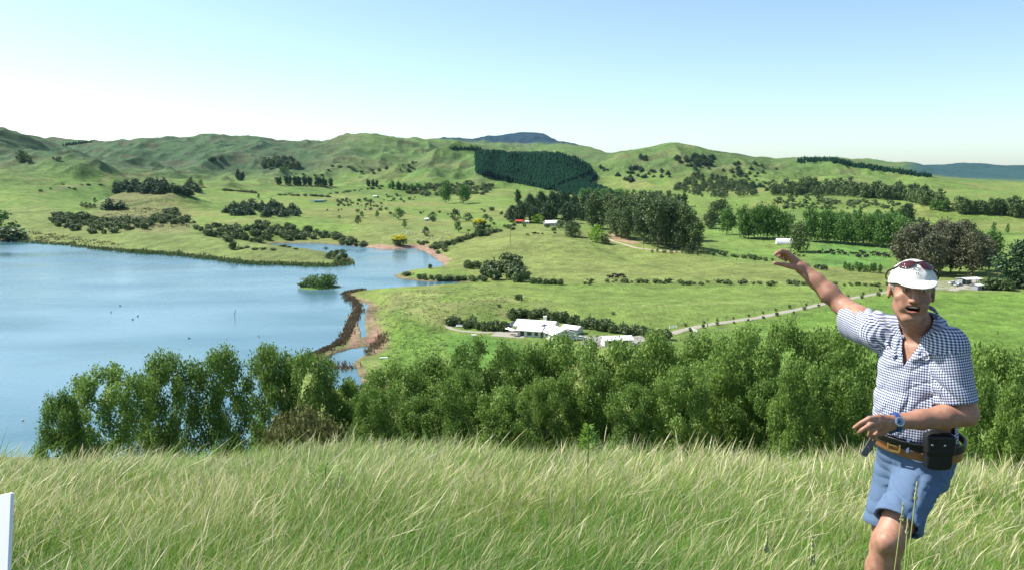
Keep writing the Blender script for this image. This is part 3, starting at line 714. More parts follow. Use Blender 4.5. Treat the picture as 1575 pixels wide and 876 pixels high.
RT = [(612,562,90),(672,548,100),(742,528,100),(806,530,90),(868,525,90),(940,520,104),(1012,516,94),(1080,517,88),(1146,505,98),(1208,505,86),(1262,502,92),(1322,512,90),(1392,528,90),(1458,534,92),(1528,532,92),(1598,535,96)]
for k, (u, vt, w_) in enumerate(RT):
    near_tree(u, vt+7*math.sin(k*2.7)+4, 96+5*math.sin(k*2.1), w_*(1.12+.16*math.sin(k*1.9)), ords[k]+' tall tree from the left in the dense row behind the grass crest', group='dense row of leafy trees behind the crest')
FT = [(575,600,66),(640,600,84),(712,585,80),(780,590,84),(842,580,74),(905,575,84),(975,578,84),(1045,572,84),(1115,568,84),(1180,572,80),(1238,570,84),(1295,575,78),(1350,585,70),(1500,590,84),(1565,588,84)]
for k, (u, vt, w_) in enumerate(FT):
    near_tree(u, vt+16*math.sin(k*2.3), 84+4*math.sin(k*1.7), w_*(1.05+.2*math.sin(k*3.1)), ords[k]+' shorter tree from the left in the front rank of the leafy row', group='front rank of the leafy row')
# olive brown bush
PR['olive'] = [dome(700, 9000, .035, wid=1.15, mat='bushbrown', nc=26, name='olive_bush')]; W0['olive'] = 2.4
def big_bush(u, vtop, r, wpx, label):
    az = az_of(u, vtop); x, y = math.sin(az)*r, math.cos(az)*r
    z = float(hgt(np.array([x]), np.array([y]))[0]); h = zat(u, vtop, r)-z
    return put('olive', Vector((x, y, z-.1)), h, (wpx*y/F)/(h*W0['olive']), label=label, cat='bush', name='round_bush')
big_bush(466, 616, 60, 178, 'wide rounded olive brown bush behind the grass crest')

# ------------------------------------------------------------ middle distance
SC = 'scrub on the far lake shore'
lbS = 'dark rounded scrub bush in the thicket on the far lake shore'
stuffmass('bushes', 'shrub', scatter([(66,337),(80,334),(115,333),(150,337),(200,338),(232,345),(232,352),(200,355),(165,361),(130,360),(95,350),(75,345)], 120), 8, 9.5)
stuffmass('bushes', 'shrub', scatter([(218,340),(245,332),(258,322),(275,328),(300,344),(285,346),(255,344),(225,346)], 42), 7, 8.5)
mass('shrub', scatter([(297,352),(320,348),(350,350),(400,346),(440,349),(480,355),(520,365),(515,370),(470,369),(400,373),(350,372),(320,364)], 115), 9, 10.5, 'dark rounded scrub bush in the long thicket behind the lake peninsula', 'scrub behind the peninsula', 'bush', 'bush')
mass('shrub', scatter([(520,366),(545,370),(566,376),(560,380),(525,376)], 18), 8, 10, 'dark rounded scrub bush in the long thicket behind the lake peninsula', 'scrub behind the peninsula', 'bush', 'bush')
veg('shrub', 359, 384, 17, 12, label='lone dark round bush at the near edge of the peninsula scrub', cat='bush', name='bush')
veg('smallbroad', 4, 362, 36, 46, label='grey green tree on the lake shore at the left edge', name='shore_tree')
veg('shrub', 14, 370, 24, 48, label='dark low bush on the lake shore at the left edge', cat='bush', name='bush')
PB = [(176,299),(180,290),(200,284),(250,284),(300,289),(306,298),(300,302),(260,299),(215,298)]
mass('pine', scatter(PB, 85), 12, 8, 'dark pine in the block of pines on the left hillside', 'left pine block', 'pine_tree')
mass('pine', scatter([(346,330),(350,320),(380,317),(430,318),(466,326),(466,334),(420,335),(370,333)], 55), 13, 8.5, 'dark conifer in the clump of conifers above the peninsula', 'conifers above the peninsula', 'pine_tree')
veg('pine', 423, 325, 20, 10, label='tallest conifer sticking out of the clump above the peninsula', name='pine_tree')
veg('pine', 168, 322, 20, 14, label='taller of two conifers standing left of the brown knoll', name='pine_tree')
veg('pine', 186, 321, 14, 12, label='shorter of two conifers standing left of the brown knoll', name='pine_tree')
mass('smalldark', [(126,318),(133,320),(139,320),(145,320),(146,312)], 8, 8, 'small tree in the loose clump left of the two conifers', 'loose clump left of the knoll')
mass('smalldark', [(31,248),(37,249),(44,250)], 14, 12, 'dark tree of the small clump high on the left hill', 'clump high on the left hill')
mass('smalldark', [(82,246),(87,247),(92,247)], 6, 7, 'tiny dark tree on the left hill spur', 'trees on the left spur')
mass('cypress', [(366,277),(370,278),(374,277)], 14, 4.5, 'dark columnar poplar of the small trio on the hill', 'trio of poplars', 'poplar_tree')
veg('smallbroad', 309, 288, 12, 9, label='single pale round tree at the right end of the left pine block')
veg('smalldark', 294, 284, 12, 8, label='pale tree behind the right end of the left pine block')
stuffmass('woods', 'smalldark', scatter([(403,254),(420,248),(445,247),(460,254),(460,261),(430,261),(403,259)], 55), 8, 8)
stuffmass('woods', 'smalldark', scatter([(320,247),(345,243),(344,246),(322,249)], 14), 4, 6)
mass('smallbroad', [(432,262),(437,263),(442,263)], 6, 8, 'pale tree at the foot of the oval wood', 'pale trees at the oval wood')
for k in range(22):
    u = 428+k*3.9+random.gauss(0, .8)
    if k in (2, 14): continue
    veg('cypress', u, 284+k*.12, random.uniform(10, 15), 4.2, label='columnar poplar in the straight row on the middle hill', group='straight row of columnar poplars', name='poplar_tree', cat='poplar')
mass('cypress', along([(563,285),(582,286)], 7), 8, 3.5, 'small columnar poplar in the short row behind the mounds', 'short poplar row', 'poplar_tree', 'poplar')
mass('poplar', along([(600,290),(655,297)], 15), 11, 5, 'poplar in the row leading to the scrubby slope', 'poplar row by the scrubby slope', 'poplar_tree', 'poplar')
stuffmass('bushes', 'shrub', scatter([(625,297),(650,288),(680,284),(720,282),(755,288),(748,300),(700,302),(655,302)], 120), 5, 7.5)
veg('broad', 686, 313, 33, 19, label='left one of two tall trees standing alone in the middle of the valley')
veg('broad', 713, 314, 30, 21, label='right one of two tall trees standing alone in the middle of the valley')
veg('cypress', 797, 312, 20, 8, label='lone columnar poplar on the slope behind the farmhouse pines', name='poplar_tree', cat='poplar')
ISO = [('smalldark',551,345,14,12,'dark round tree alone on the field left of the pale ones'),('smallbroad',613,338,18,17,'pale spreading tree on the slope above the inlet'),
 ('smallbroad',622,351,13,10,'small tree just below the pale spreading one'),('smalldark',655,363,14,13,'dark round tree among the sheep by the inlet'),
 ('smalldark',665,341,15,15,'dark tree beside the white garden shed above the inlet'),('smalldark',700,341,19,19,'dark double crowned tree above the creek'),
 ('smallbroad',705,357,17,13,'pale thin tree standing between creek and inlet'),('smalldark',720,340,12,18,'low dark wide tree right of the double crowned one'),
 ('smallbroad',557,335,10,7,'thin young tree on the slope, left of the pale spreading tree'),('smallbroad',580,335,11,7,'thin young tree nearest to the pale spreading tree'),
 ('smalldark',522,336,5,5,'tiny dark bush alone on the field above the scrub'),('smalldark',398,306,8,6,'small dark tree above the conifer clump'),
 ('smallbroad',745,352,12,14,'small green tree right of the yellow flowering tree'),('smalldark',755,342,8,8,'small dark tree above the creek bend'),('smalldark',747,338,9,12,'dark bush behind the yellow flowering tree')]
for kd, u, v, h, w_, lb in ISO: veg(kd, u, v, h, w_, label=lb)
veg('yellow', 615, 378, 18, 26, label='yellow flowering round tree at the head of the inlet', name='flowering_tree')
veg('yellow', 737, 352, 17, 24, label='yellow flowering round tree beside the creek', name='flowering_tree')
veg('smalldark', 736, 364, 19, 20, label='dark round tree directly below the yellow flowering one at the creek')
stuffmass('bushes', 'young', scatter([(515,308),(560,306),(592,316),(585,321),(520,318)], 60), 3.2, 3)
stuffmass('bushes', 'young', along([(500,322),(560,324),(640,329),(700,330)], 16, 4, 1.5), 4, 4)
stuffmass('bushes', 'young', scatter([(560,300),(640,300),(650,312),(600,312)], 22), 3, 3.5)
stuffmass('bushes', 'shrub', along([(770,356),(745,361),(715,369),(695,376),(672,383)], 44, 2, 1), 6.5, 8)
stuffmass('bushes', 'shrub', scatter([(640,374),(680,372),(690,385),(680,398),(668,385)], 20), 5, 7)
stuffmass('bushes', 'shrub', along([(700,356),(790,346),(770,330),(730,325)], 16, 5, 2), 5, 6)
# farmhouse grove
ordered('bigpine', [(788,340,24,22),(800,342,32,24),(815,338,38,24),(832,336,40,26),(850,336,40,26),(868,334,38,26),(884,338,38,24),(897,340,38,24),(842,342,30,26),(822,343,24,22),(872,343,30,24),(905,330,34,26),(862,330,36,24)], 'dark tall pine', 'in the grove sheltering the farmhouse', 'pines sheltering the farmhouse', 'pine_tree', 'pine')
ordered('gum', [(912,352,54,34),(935,348,50,32),(950,356,52,36),(968,352,50,34),(984,362,60,36),(1002,360,62,36),(990,374,66,38),(1012,380,74,40),(1035,380,68,38),(1052,384,66,36),(1068,386,50,30),(1045,370,60,34),(1025,365,62,36),(965,368,48,34),(948,364,40,30)], 'large dark gum tree', 'in the dense valley grove', 'gum grove in the valley', 'gum_tree', 'gum tree')
ordered('smallbroad', [(u, v, 16*random.uniform(.82,1.18), 15*random.uniform(.85,1.2)) for u, v in along([(890,308),(965,306)], 12, 2, .6)], 'pale green tree', 'in the belt behind the grove', 'belt behind the gum grove')
ordered('smalldark', [(u, v, 14*random.uniform(.82,1.18), 14*random.uniform(.85,1.2)) for u, v in along([(968,306),(1040,310)], 8, 2, .6)], 'grey green tree', 'behind the grove', 'grey trees behind the gum grove')
mass('cypress', along([(1040,318),(1054,318)], 6, .4, .3), 17, 5, 'dark columnar poplar behind the right side of the gum grove', 'columnar poplars behind the grove', 'poplar_tree', 'poplar')
veg('lime', 827, 344, 14, 21, label='bright lime green tree beside the distant farmhouse')
veg('lime', 917, 373, 26, 30, label='bright green round tree in front of the gum grove')
veg('darktree', 880, 364, 24, 34, label='dark wide tree in front of the distant farmhouse')
veg('smalldark', 861, 353, 14, 18, label='dark small tree left of the wide dark one by the farmhouse')
veg('smalldark', 931, 375, 15, 18, label='dark small tree touching the bright green round tree')
veg('smallbroad', 806, 350, 9, 8, label='small bush near the red roofed shed')
mass('shrub', [(852,355),(842,350),(783,352),(789,354)], 6, 8, 'small bush in the farmhouse garden', 'bushes in the farmhouse garden', 'bush', 'bush')
veg('gum', 1108, 346, 38, 34, label='grey green gum behind the pale tree right of the grove', name='gum_tree')
veg('darktree', 1092, 352, 28, 22, label='dark tree between the gum grove and the pale green tree')
veg('broad', 1118, 361, 40, 30, label='pale green round crowned tree right of the gum grove')
ordered('broad', [(u, v, 46*random.uniform(.82,1.18), 26*random.uniform(.85,1.2)) for u, v in along([(1138,366),(1210,369)], 8, 1, .4)], 'tall pale green tree', 'in the row right of the valley grove', 'shelter row right of the grove')
veg('darktree', 1228, 388, 46, 38, label='big dark tree beside the white tunnel shed')
ordered('broad', [(u, v, 44*random.uniform(.82,1.18), 26*random.uniform(.85,1.2)) for u, v in along([(1240,371),(1320,377),(1396,384)], 17, 1.5, .5)], 'tall pale green tree', 'in the long row above the cattle', 'long shelter row above the cattle')
ordered('broad', [(u, v, 36*random.uniform(.82,1.18), 24*random.uniform(.85,1.2)) for u, v in along([(1236,362),(1320,366),(1392,372)], 12, 2, .5)], 'pale green tree', 'in the rear rank above the cattle', 'rear rank of the shelter row')
mass('cypress', along([(1312,340),(1325,341)], 4, .5, .3), 18, 5, 'dark columnar poplar of the group behind the shelter row', 'columnar poplars behind the shelter row', 'poplar_tree', 'poplar')
mass('poplar', along([(1344,346),(1384,348)], 10, .8, .5), 22, 7, 'pale slender poplar behind the right end of the shelter row', 'pale slender poplars', 'poplar_tree', 'poplar')
veg('bigpine', 1396, 340, 26, 28, label='dark ragged pine standing above the right end of the shelter row', name='pine_tree')
mass('smalldark', [(1414,344),(1420,343)], 11, 9, 'small dark tree right of the ragged pine', 'small trees by the ragged pine')
stuffmass('bushes', 'young', scatter([(1180,312),(1215,303),(1260,306),(1390,314),(1385,324),(1300,322),(1200,322)], 130), 4.5, 5)
mass('smalldark', along([(1186,300),(1250,300),(1320,303),(1380,307),(1420,314),(1458,323)], 60, 1.5, 1), 19, 15, 'dark tree in the long dark belt across the foot of the right hills', 'long dark belt')
stuffmass('woods', 'smalldark', along([(1186,296),(1250,296),(1330,299),(1400,305),(1448,313)], 46, 1.5, 1), 17, 14)
mass('smallbroad', [(1434,323),(1440,324),(1447,325),(1453,324)], 14, 9, 'paler tree at the right end of the long dark belt', 'paler trees ending the belt')
mass('smalldark', along([(1474,328),(1520,329),(1580,334)], 26, 1.5, 1.5), 20, 15, 'dark tree in the wood behind the right green mound', 'wood behind the right mound')
stuffmass('woods', 'smalldark', along([(1480,322),(1520,323),(1580,327)], 18, 1.5, 1), 18, 14)
stuffmass('woods', 'smalldark', scatter([(1033,292),(1055,279),(1080,272),(1110,278),(1150,292),(1165,300),(1150,304),(1085,305),(1050,298)], 150), 8, 8)
for pg, n, h in [([(955,262),(985,258),(1000,270),(998,278),(965,272)], 14, 6), ([(950,270),(975,278),(972,282),(948,272)], 12, 7), ([(1035,242),(1060,245),(1080,258),(1070,262),(1040,250)], 18, 6),
                 ([(1060,240),(1095,245),(1092,255),(1075,252)], 14, 8), ([(1000,262),(1030,262),(1035,275),(1005,274)], 12, 5), ([(985,240),(1002,244),(1000,250),(985,245)], 9, 5),
                 ([(1130,280),(1180,288),(1180,300),(1150,292)], 18, 8), ([(915,250),(935,262),(930,266),(915,258)], 6, 4), ([(1095,250),(1175,262),(1170,275),(1100,262)], 12, 5)]:
    mass('pine', scatter(pg, n), h, h*.75, 'small conifer dotted on the slope of the right hill', 'conifers dotted on the right hill', 'pine_tree')
ordered('gumred', [(1400,418,72,52),(1432,424,64,46),(1462,420,76,48),(1495,424,66,50),(1415,404,62,48),(1480,406,66,44),(1510,416,54,38),(1390,410,54,36),(1450,400,60,44)], 'big bronze grey tree', 'in the grove behind the cap', 'bronze grey grove behind the man', 'bronze_tree')
veg('broad', 1524, 402, 46, 30, label='green tree at the right end of the bronze grey grove')
veg('bigpine', 1566, 442, 70, 72, label='black green pine at the right edge behind the sheds', name='pine_tree')
veg('smallbroad', 1498, 360, 15, 8, label='left one of three slender trees on the right green mound')
veg('smallbroad', 1528, 360, 18, 11, label='fullest of three slender trees on the right green mound')
veg('smallbroad', 1549, 360, 15, 7, label='right one of three slender trees on the right green mound')
mass('shrub', along([(1512,444),(1552,446)], 8, 2, 1), 17, 18, 'green shrub behind the small white shed at the right', 'shrubs behind the small shed', 'bush', 'bush')
mass('young', [(1243,412)]+along([(1252,412),(1273,415)], 7, 1, .5), 8, 6, 'small dark bush in the short clump on the cattle field', 'short clump on the cattle field', 'bush', 'bush')
mass('smallbroad', along([(1297,416),(1356,420)], 15, 1.5, .8), 12, 8, 'small green tree in the loose plantation left of the cap', 'loose plantation left of the cap')
stuffmass('bushes', 'young', along([(905,436),(985,433),(1000,436),(1100,436),(1200,438),(1290,438),(1370,440)], 66, 6, 1), 5.5, 7)
stuffmass('bushes', 'young', along([(1058,388),(1120,394),(1190,402)], 26, 2, .8), 6, 6)
stuffmass('bushes', 'smalldark', along([(1000,388),(1090,392)], 12, 2, .8), 8, 7)
# peninsulas, island
mass('shrub', scatter([(742,424),(765,408),(790,405),(808,425),(810,434),(780,435),(750,430)], 30), 17, 17, 'dark leafy bush in the thick clump on the small spit', 'thick clump on the small spit', 'bush', 'bush')
mass('shrub', [(718,412),(722,413),(729,411),(735,413)], 12, 11, 'dark bush of the small group left of the thick clump', 'small group left of the thick clump', 'bush', 'bush')
stuffmass('bushes', 'shrub', along([(640,428),(700,431),(745,432)], 22, 2, 1), 7, 8)
mass('shrub', [(820,436),(829,436),(839,437),(846,437),(853,437),(862,438)], 10, 10, 'dark rounded bush in the short hedge right of the spit', 'short hedge right of the spit', 'bush', 'bush')
veg('shrub', 626, 424, 8, 15, label='low dark bush at the tip of the small spit', cat='bush', name='bush')
veg('young', 662, 413, 8, 6, label='cabbage like shrub standing alone on the spit shore', cat='bush', name='bush')
stuffmass('bushes', 'shrub', scatter([(500,384),(528,392),(540,400),(534,406),(505,398)], 18), 7, 7)
mass('shrub', [(380,381),(392,384),(405,384),(372,383),(436,380),(445,381),(420,385),(455,384)], 4, 10, 'low dark bush on the flat part of the peninsula', 'low bushes on the peninsula', 'bush', 'bush')
veg('shrub', 798, 461, 10, 12, label='dark tuft alone in the rough pasture right of the lake', cat='bush', name='bush')
veg('young', 768, 472, 6, 6, label='tiny dark tuft in the rough pasture above the homestead', cat='bush', name='bush')
# island: a low bank with a rounded bush
ix, iy = on_z(491, 441, .2); Dm = math.hypot(ix, iy)/F
ib = MB(); ring = 36
vs = [(ix, iy, .9)]
for j, (rr, zz) in enumerate(((.5, .75), (.85, .35), (1.0, -.6))):
    for k in range(ring):
        an = 2*math.pi*k/ring; q = rr*(1+.06*math.sin(an*3+1)+.04*math.sin(an*7)); vs.append((ix+math.cos(an)*34*Dm*q, iy+math.sin(an)*9.5*q, zz))
fs = [(0, 1+k, 1+(k+1) % ring) for k in range(ring)]+[(1+j*ring+k, 1+(j+1)*ring+k, 1+(j+1)*ring+(k+1) % ring, 1+j*ring+(k+1) % ring) for j in range(2) for k in range(ring)]
ib.add(vs, fs); M['grassbank'] = mat_plain('bank_grass', (.10, .17, .04), .9, .1, var=.3, scale=.8)
tag(ib.build('island', M['grassbank'], smooth=True), kind='structure')
PR['islandbush'] = [dome(710, 3600, .055, wid=1.25, mat='islandl', nc=22, name='island_bush')]; W0['islandbush'] = 2.6
put('islandbush', Vector((ix, iy+1, .3)), 20*Dm, 56/(20*2.35), label='rounded green willow bush on the small island in the lake', cat='bush', name='island_bush', rz=.4)
put('shrubg', Vector((ix-10*Dm*2.4, iy-1, .3)), 9*Dm, 1.7, label='low green bush on the left end of the small island', cat='bush', name='bush')
# homestead hedges
mass('shrub', along([(692,499),(715,501),(745,505),(785,508)], 26, 2, 1.6), 14, 12, 'dark shrub in the curved hedge left of the homestead', 'curved hedge left of the homestead', 'bush', 'bush')
mass('shrub', along([(786,488),(830,487),(862,492),(890,500),(935,508),(985,515),(1028,522)], 56, 2.5, 1.8), 15, 13, 'dark green shrub in the hedge behind the homestead', 'hedge behind the homestead', 'bush', 'bush')
veg('shrub', 1024, 521, 20, 12, label='tall dark shrub at the gateway end of the homestead hedge', cat='bush', name='bush')
dr = [(1048,507),(1100,497),(1160,489),(1230,475),(1290,462),(1340,453),(1385,446)]
mass('young', along([(u, v+3.6) for u, v in dr], 15, 2, .5), 6, 4.5, 'young tree planted along the near side of the gravel driveway', 'young trees on the near side of the driveway', 'young_tree')
mass('young', along([(u, v-3.4) for u, v in dr], 15, 2, .5), 5.5, 4, 'young tree planted along the far side of the gravel driveway', 'young trees on the far side of the driveway', 'young_tree')
veg('young', 943, 483, 5, 5, label='pale tuft in the pasture behind the homestead hedge', cat='bush', name='bush')

# ------------------------------------------------------------ masses nobody could count
def cones(name, pts, hpx, wr, m, label, cat, seed=1, topdark=False):
    g = np.random.default_rng(seed); Vs = []; Fs = []; A = []; b0 = 0; K = 5
    for u, v in pts:
        p = hit(u, v); h = hpx*p.y/F*(.8+.4*g.random()); w = h*wr
        rn = g.random()
        for (z0, z1, ww) in ((.05, .55, 1.0), (.3, .8, .72), (.55, 1.0, .45)):
            an = g.random()*6.28 + np.arange(K)*2*math.pi/K
            rad = w*ww*(.75+.5*g.random(K))
            ring = np.column_stack([p.x+np.cos(an)*rad, p.y+np.sin(an)*rad, p.z+h*(z0+.06*g.random(K))])
            Vs.append(ring); Vs.append(np.array([[p.x+g.normal()*.03*h, p.y, p.z+h*z1]]))
            Fs += [(b0+k, b0+(k+1) % K, b0+K) for k in range(K)]; A += [min(1, rn*.6+.4*g.random())]*(K+1); b0 += K+1
    o = link(name, npmesh(name, np.vstack(Vs), np.array(Fs), False, {'rnd': np.array(A)}), m)
    return tag(o, label, cat, kind='stuff')
cones('pine_plantation', scatter([(731,238),(760,238),(800,242),(860,241),(890,249),(914,266),(890,276),(862,287),(845,293),(800,283),(760,275),(733,268)], 4200), 8.5, .36, M['plant'],
      'dark blue green pine plantation covering the steep face in the middle of the hills', 'plantation')
cones('young_plantation', scatter([(850,293),(880,281),(916,268),(918,272),(905,284),(930,290),(945,297),(920,302),(870,300)], 1800), 5, .42, M['plant'],
      'lower younger pine plantation below the steep dark block', 'plantation', 2)
cones('ridge_pines', [(u, v+random.uniform(0, 3)) for u, v in along([(1228,247),(1280,245.5),(1310,253),(1370,262),(1432,271)], 420, 2, .8)], 5.5, .35, M['plant'],
      'dark pines along the far skyline ridge on the right', 'pine wood', 3)
cones('skyline_pines', [(u, v+random.uniform(0, 2)) for u, v in along([(692,228),(740,229)], 60, 1, .4)]+[(u, v+1) for u, v in along([(98,223),(140,218)], 50, 1, .4)], 3.6, .4, M['plant'],
      'thin dark lines of pines on the far skyline', 'pine wood', 4)
def tufts(name, pts, h, w, nb, m, label, cat, seed=1, spread=1.0):
    """upright blades in clumps, sizes in metres; pts in plan"""
    g = np.random.default_rng(seed); n = len(pts)*nb; P_ = np.repeat(np.array(pts, float), nb, 0)
    q = P_ + g.normal(size=(n, 2))*spread; z = hgt(q[:, 0], q[:, 1]); hh = h*(.5+.8*g.random(n)); an = g.random(n)*6.28
    dx = np.cos(an)*w*.5; dy = np.sin(an)*w*.5; lx = g.normal(size=n)*h*.22; ly = g.normal(size=n)*h*.22
    z = np.maximum(z, -.1)
    V = np.stack([np.column_stack([q[:, 0]-dx, q[:, 1]-dy, z-.05]), np.column_stack([q[:, 0]+dx, q[:, 1]+dy, z-.05]),
                  np.column_stack([q[:, 0]+dx*.5+lx, q[:, 1]+dy*.5+ly, z+hh]), np.column_stack([q[:, 0]-dx*.5+lx, q[:, 1]-dy*.5+ly, z+hh])], 1).reshape(-1, 3)
    o = link(name, npmesh(name, V, np.arange(n*4).reshape(n, 4), False, {'rnd': np.repeat(g.random(n), 4)}), m)
    return tag(o, label, cat, kind='stuff')
def planpts(pix, n, ju, jv, z=.4): return [on_z(u, v, z) for u, v in along(pix, n, ju, jv)]
tufts('brown_reeds', planpts([(529,451),(560,448)], 60, 2, .7)+planpts([(531,453),(548,465),(551,478),(540,495),(534,512),(526,524),(505,537),(480,548),(452,560),(436,566)], 420, 2.2, 1.6), 1.0, .5, 12, M['reed'],
      'brown dead reeds on the narrow bank between the lake and the mud flat', 'reeds', 11, .8)
tufts('bank_reeds', planpts([(545,600),(575,594),(600,600),(600,640),(590,670)], 90, 4, 2)+planpts([(565,540),(585,525),(590,515)], 40, 2, 2)+planpts([(500,556),(520,566),(535,560)], 26, 8, 3), 1.1, .4, 10, M['reed'],
      'rusty brown rushes round the lagoon below the mud flat', 'reeds', 12, .9)
tufts('shore_reeds', planpts([(120,379),(180,385),(230,389)], 70, 3, .6)+planpts([(200,387),(270,391),(330,398),(372,404),(430,406),(500,409),(540,405)], 260, 2, .8)+planpts([(30,371),(120,378)], 30, 2, .5), 2.0, .9, 10, M['reedg'],
      'green reeds fringing the far lake shore and peninsula', 'reeds', 13, 1.6)
tufts('pasture_tussocks', [on_z(u, v, 2.6) for u, v in scatter([(560,470),(600,455),(720,440),(850,470),(760,495),(690,505),(690,560),(640,590),(575,580),(600,540),(590,500)], 1500)], .32, .16, 8, M['reedg'],
      'rough tussocks of rank grass in the pasture beside the lake', 'grass', 14, .45)
tufts('hill_tussocks', [tuple(hit(u, v)[:2]) for u, v in scatter([(130,345),(180,325),(232,316),(290,335),(300,350),(220,352)], 260)+scatter([(0,350),(120,365),(200,378),(120,376),(0,368)], 200)], .9, .7, 6, M['reed'],
      'brown rough grass on the knoll across the lake', 'grass', 15, 1.2)

stuffmass('bushes', 'shrub', along([(345,293),(395,297)], 26, 1, .4)+along([(425,300),(510,303)], 26, 2, .4)+along([(505,300),(560,292),(620,285)], 22, 2, .6)+along([(60,290),(160,286)], 8, 5, 2)+along([(420,278),(500,262),(560,255)], 14, 4, 3), 2.6, 5)  # first rows are bushes standing in for tree and terrace shadow lines
stuffmass('bushes', 'shrub', scatter([(1060,240),(1210,255),(1200,285),(1170,290),(1060,262)], 26)+scatter([(560,262),(640,250),(640,262),(580,272)], 14), 4, 4.5)
flush('bushes', 'distant_bushes', 'scrub and small bushes dotted and massed across the far valley, some rows standing for shadows', 'bushes')
flush('woods', 'distant_woods', 'dark blocks of woodland on the far hills', 'wood')
# ------------------------------------------------------------ signed distance modelling with surface nets
def smin(a, b, k):
    h = np.clip(.5+.5*(b-a)/k, 0, 1); return b*(1-h)+a*h-k*h*(1-h)
def smax(a, b, k): return -smin(-a, -b, k)
def cone_d(p, a, b, ra, rb):
    a = np.asarray(a, float); b = np.asarray(b, float); ab = b-a
    t = np.clip(((p-a)@ab)/max(ab@ab, 1e-12), 0, 1)
    return np.linalg.norm(p-a-t[:, None]*ab, axis=1) - (ra+(rb-ra)*t)
def ell_d(p, c, r, Mx=None):
    q = p-np.asarray(c, float)
    if Mx is not None: q = q@Mx                     # Mx columns = local axes
    r = np.asarray(r, float); k0 = np.linalg.norm(q/r, axis=1); k1 = np.linalg.norm(q/(r*r), axis=1)
    return k0*(k0-1)/np.maximum(k1, 1e-9)
def box_d(p, c, h, rad, Mx=None):
    q = p-np.asarray(c, float)
    if Mx is not None: q = q@Mx
    q = np.abs(q)-(np.asarray(h, float)-rad)
    return np.linalg.norm(np.maximum(q, 0), axis=1)+np.minimum(q.max(1), 0)-rad
def chain(p, pts, rs, k=None):
    d = None
    for i in range(len(pts)-1):
        e = cone_d(p, pts[i], pts[i+1], rs[i], rs[i+1])
        d = e if d is None else (np.minimum(d, e) if k is None else smin(d, e, k))
    return d
def nets(f, xs, ys, zs, B=12, marg=1.35):
    """surface nets of f over a rectilinear grid -> verts, quads"""
    nx, ny, nz = len(xs), len(ys), len(zs); G = np.empty((nx, ny, nz), np.float32)
    xs = np.asarray(xs); ys = np.asarray(ys); zs = np.asarray(zs)
    blk = [(i, j, k) for i in range(0, nx, B) for j in range(0, ny, B) for k in range(0, nz, B)]
    def ctr(s, i, n): e = min(i+B, n)-1; return (s[i]+s[e])/2, (s[e]-s[i])/2
    cs = np.array([[ctr(xs, i, nx)[0], ctr(ys, j, ny)[0], ctr(zs, k, nz)[0]] for i, j, k in blk])
    hs_ = np.array([[ctr(xs, i, nx)[1], ctr(ys, j, ny)[1], ctr(zs, k, nz)[1]] for i, j, k in blk])
    dc = f(cs); rad = np.linalg.norm(hs_, axis=1)*marg + .012
    for (i, j, k), d0, r_ in zip(blk, dc, rad):
        sl = (slice(i, min(i+B, nx)), slice(j, min(j+B, ny)), slice(k, min(k+B, nz)))
        if abs(d0) > r_: G[sl] = d0; continue
        gx, gy, gz = np.meshgrid(xs[sl[0]], ys[sl[1]], zs[sl[2]], indexing='ij')
        G[sl] = f(np.stack([gx, gy, gz], -1).reshape(-1, 3)).reshape(gx.shape)
    S = G < 0
    def corner(a, b, c): return S[a:nx-1+a, b:ny-1+b, c:nz-1+c]
    cnt = np.zeros((nx-1, ny-1, nz-1), np.int8)
    for a in (0, 1):
        for b in (0, 1):
            for c in (0, 1): cnt += corner(a, b, c)
    act = np.argwhere((cnt > 0) & (cnt < 8)); idm = np.full((nx-1, ny-1, nz-1), -1, np.int32)
    idm[act[:, 0], act[:, 1], act[:, 2]] = np.arange(len(act))
    acc = np.zeros((len(act), 3)); w = np.zeros(len(act))
    I, J, K = act.T
    for (a, b) in [((0,0,0),(1,0,0)),((0,1,0),(1,1,0)),((0,0,1),(1,0,1)),((0,1,1),(1,1,1)),((0,0,0),(0,1,0)),((1,0,0),(1,1,0)),((0,0,1),(0,1,1)),((1,0,1),(1,1,1)),
                   ((0,0,0),(0,0,1)),((1,0,0),(1,0,1)),((0,1,0),(0,1,1)),((1,1,0),(1,1,1))]:
        g0 = G[I+a[0], J+a[1], K+a[2]].astype(float); g1 = G[I+b[0], J+b[1], K+b[2]].astype(float)
        m_ = (g0 < 0) != (g1 < 0); t = np.where(m_, g0/(g0-g1+1e-20), 0)
        p0 = np.stack([xs[I+a[0]], ys[J+a[1]], zs[K+a[2]]], 1); p1 = np.stack([xs[I+b[0]], ys[J+b[1]], zs[K+b[2]]], 1)
        acc += np.where(m_[:, None], p0+(p1-p0)*t[:, None], 0); w += m_
    V = acc/np.maximum(w, 1)[:, None]; Q = []
    for ax in range(3):
        s0 = [slice(0, None)]*3; s1 = [slice(0, None)]*3
        lo = [slice(1, n-1) for n in (nx, ny, nz)]; lo[ax] = slice(0, (nx, ny, nz)[ax]-1)
        hi = list(lo); hi[ax] = slice(1, (nx, ny, nz)[ax])
        A_ = S[tuple(lo)]; B_ = S[tuple(hi)]; e = np.argwhere(A_ != B_)
        if len(e) == 0: continue
        flip = A_[e[:, 0], e[:, 1], e[:, 2]]
        off = np.array([1, 1, 1]); off[ax] = 0; e = e+off
        u, v = [q for q in range(3) if q != ax]
        def cell(du, dv):
            c = e.copy(); c[:, u] -= du; c[:, v] -= dv; return idm[c[:, 0], c[:, 1], c[:, 2]]
        q = np.stack([cell(1, 1), cell(0, 1), cell(0, 0), cell(1, 0)], 1)
        if ax == 1: flip = ~flip
        q[~flip] = q[~flip][:, ::-1]; Q.append(q[(q >= 0).all(1)])
    return V, np.vstack(Q)
def grid(a, b, h): return np.arange(a, b+h, h)
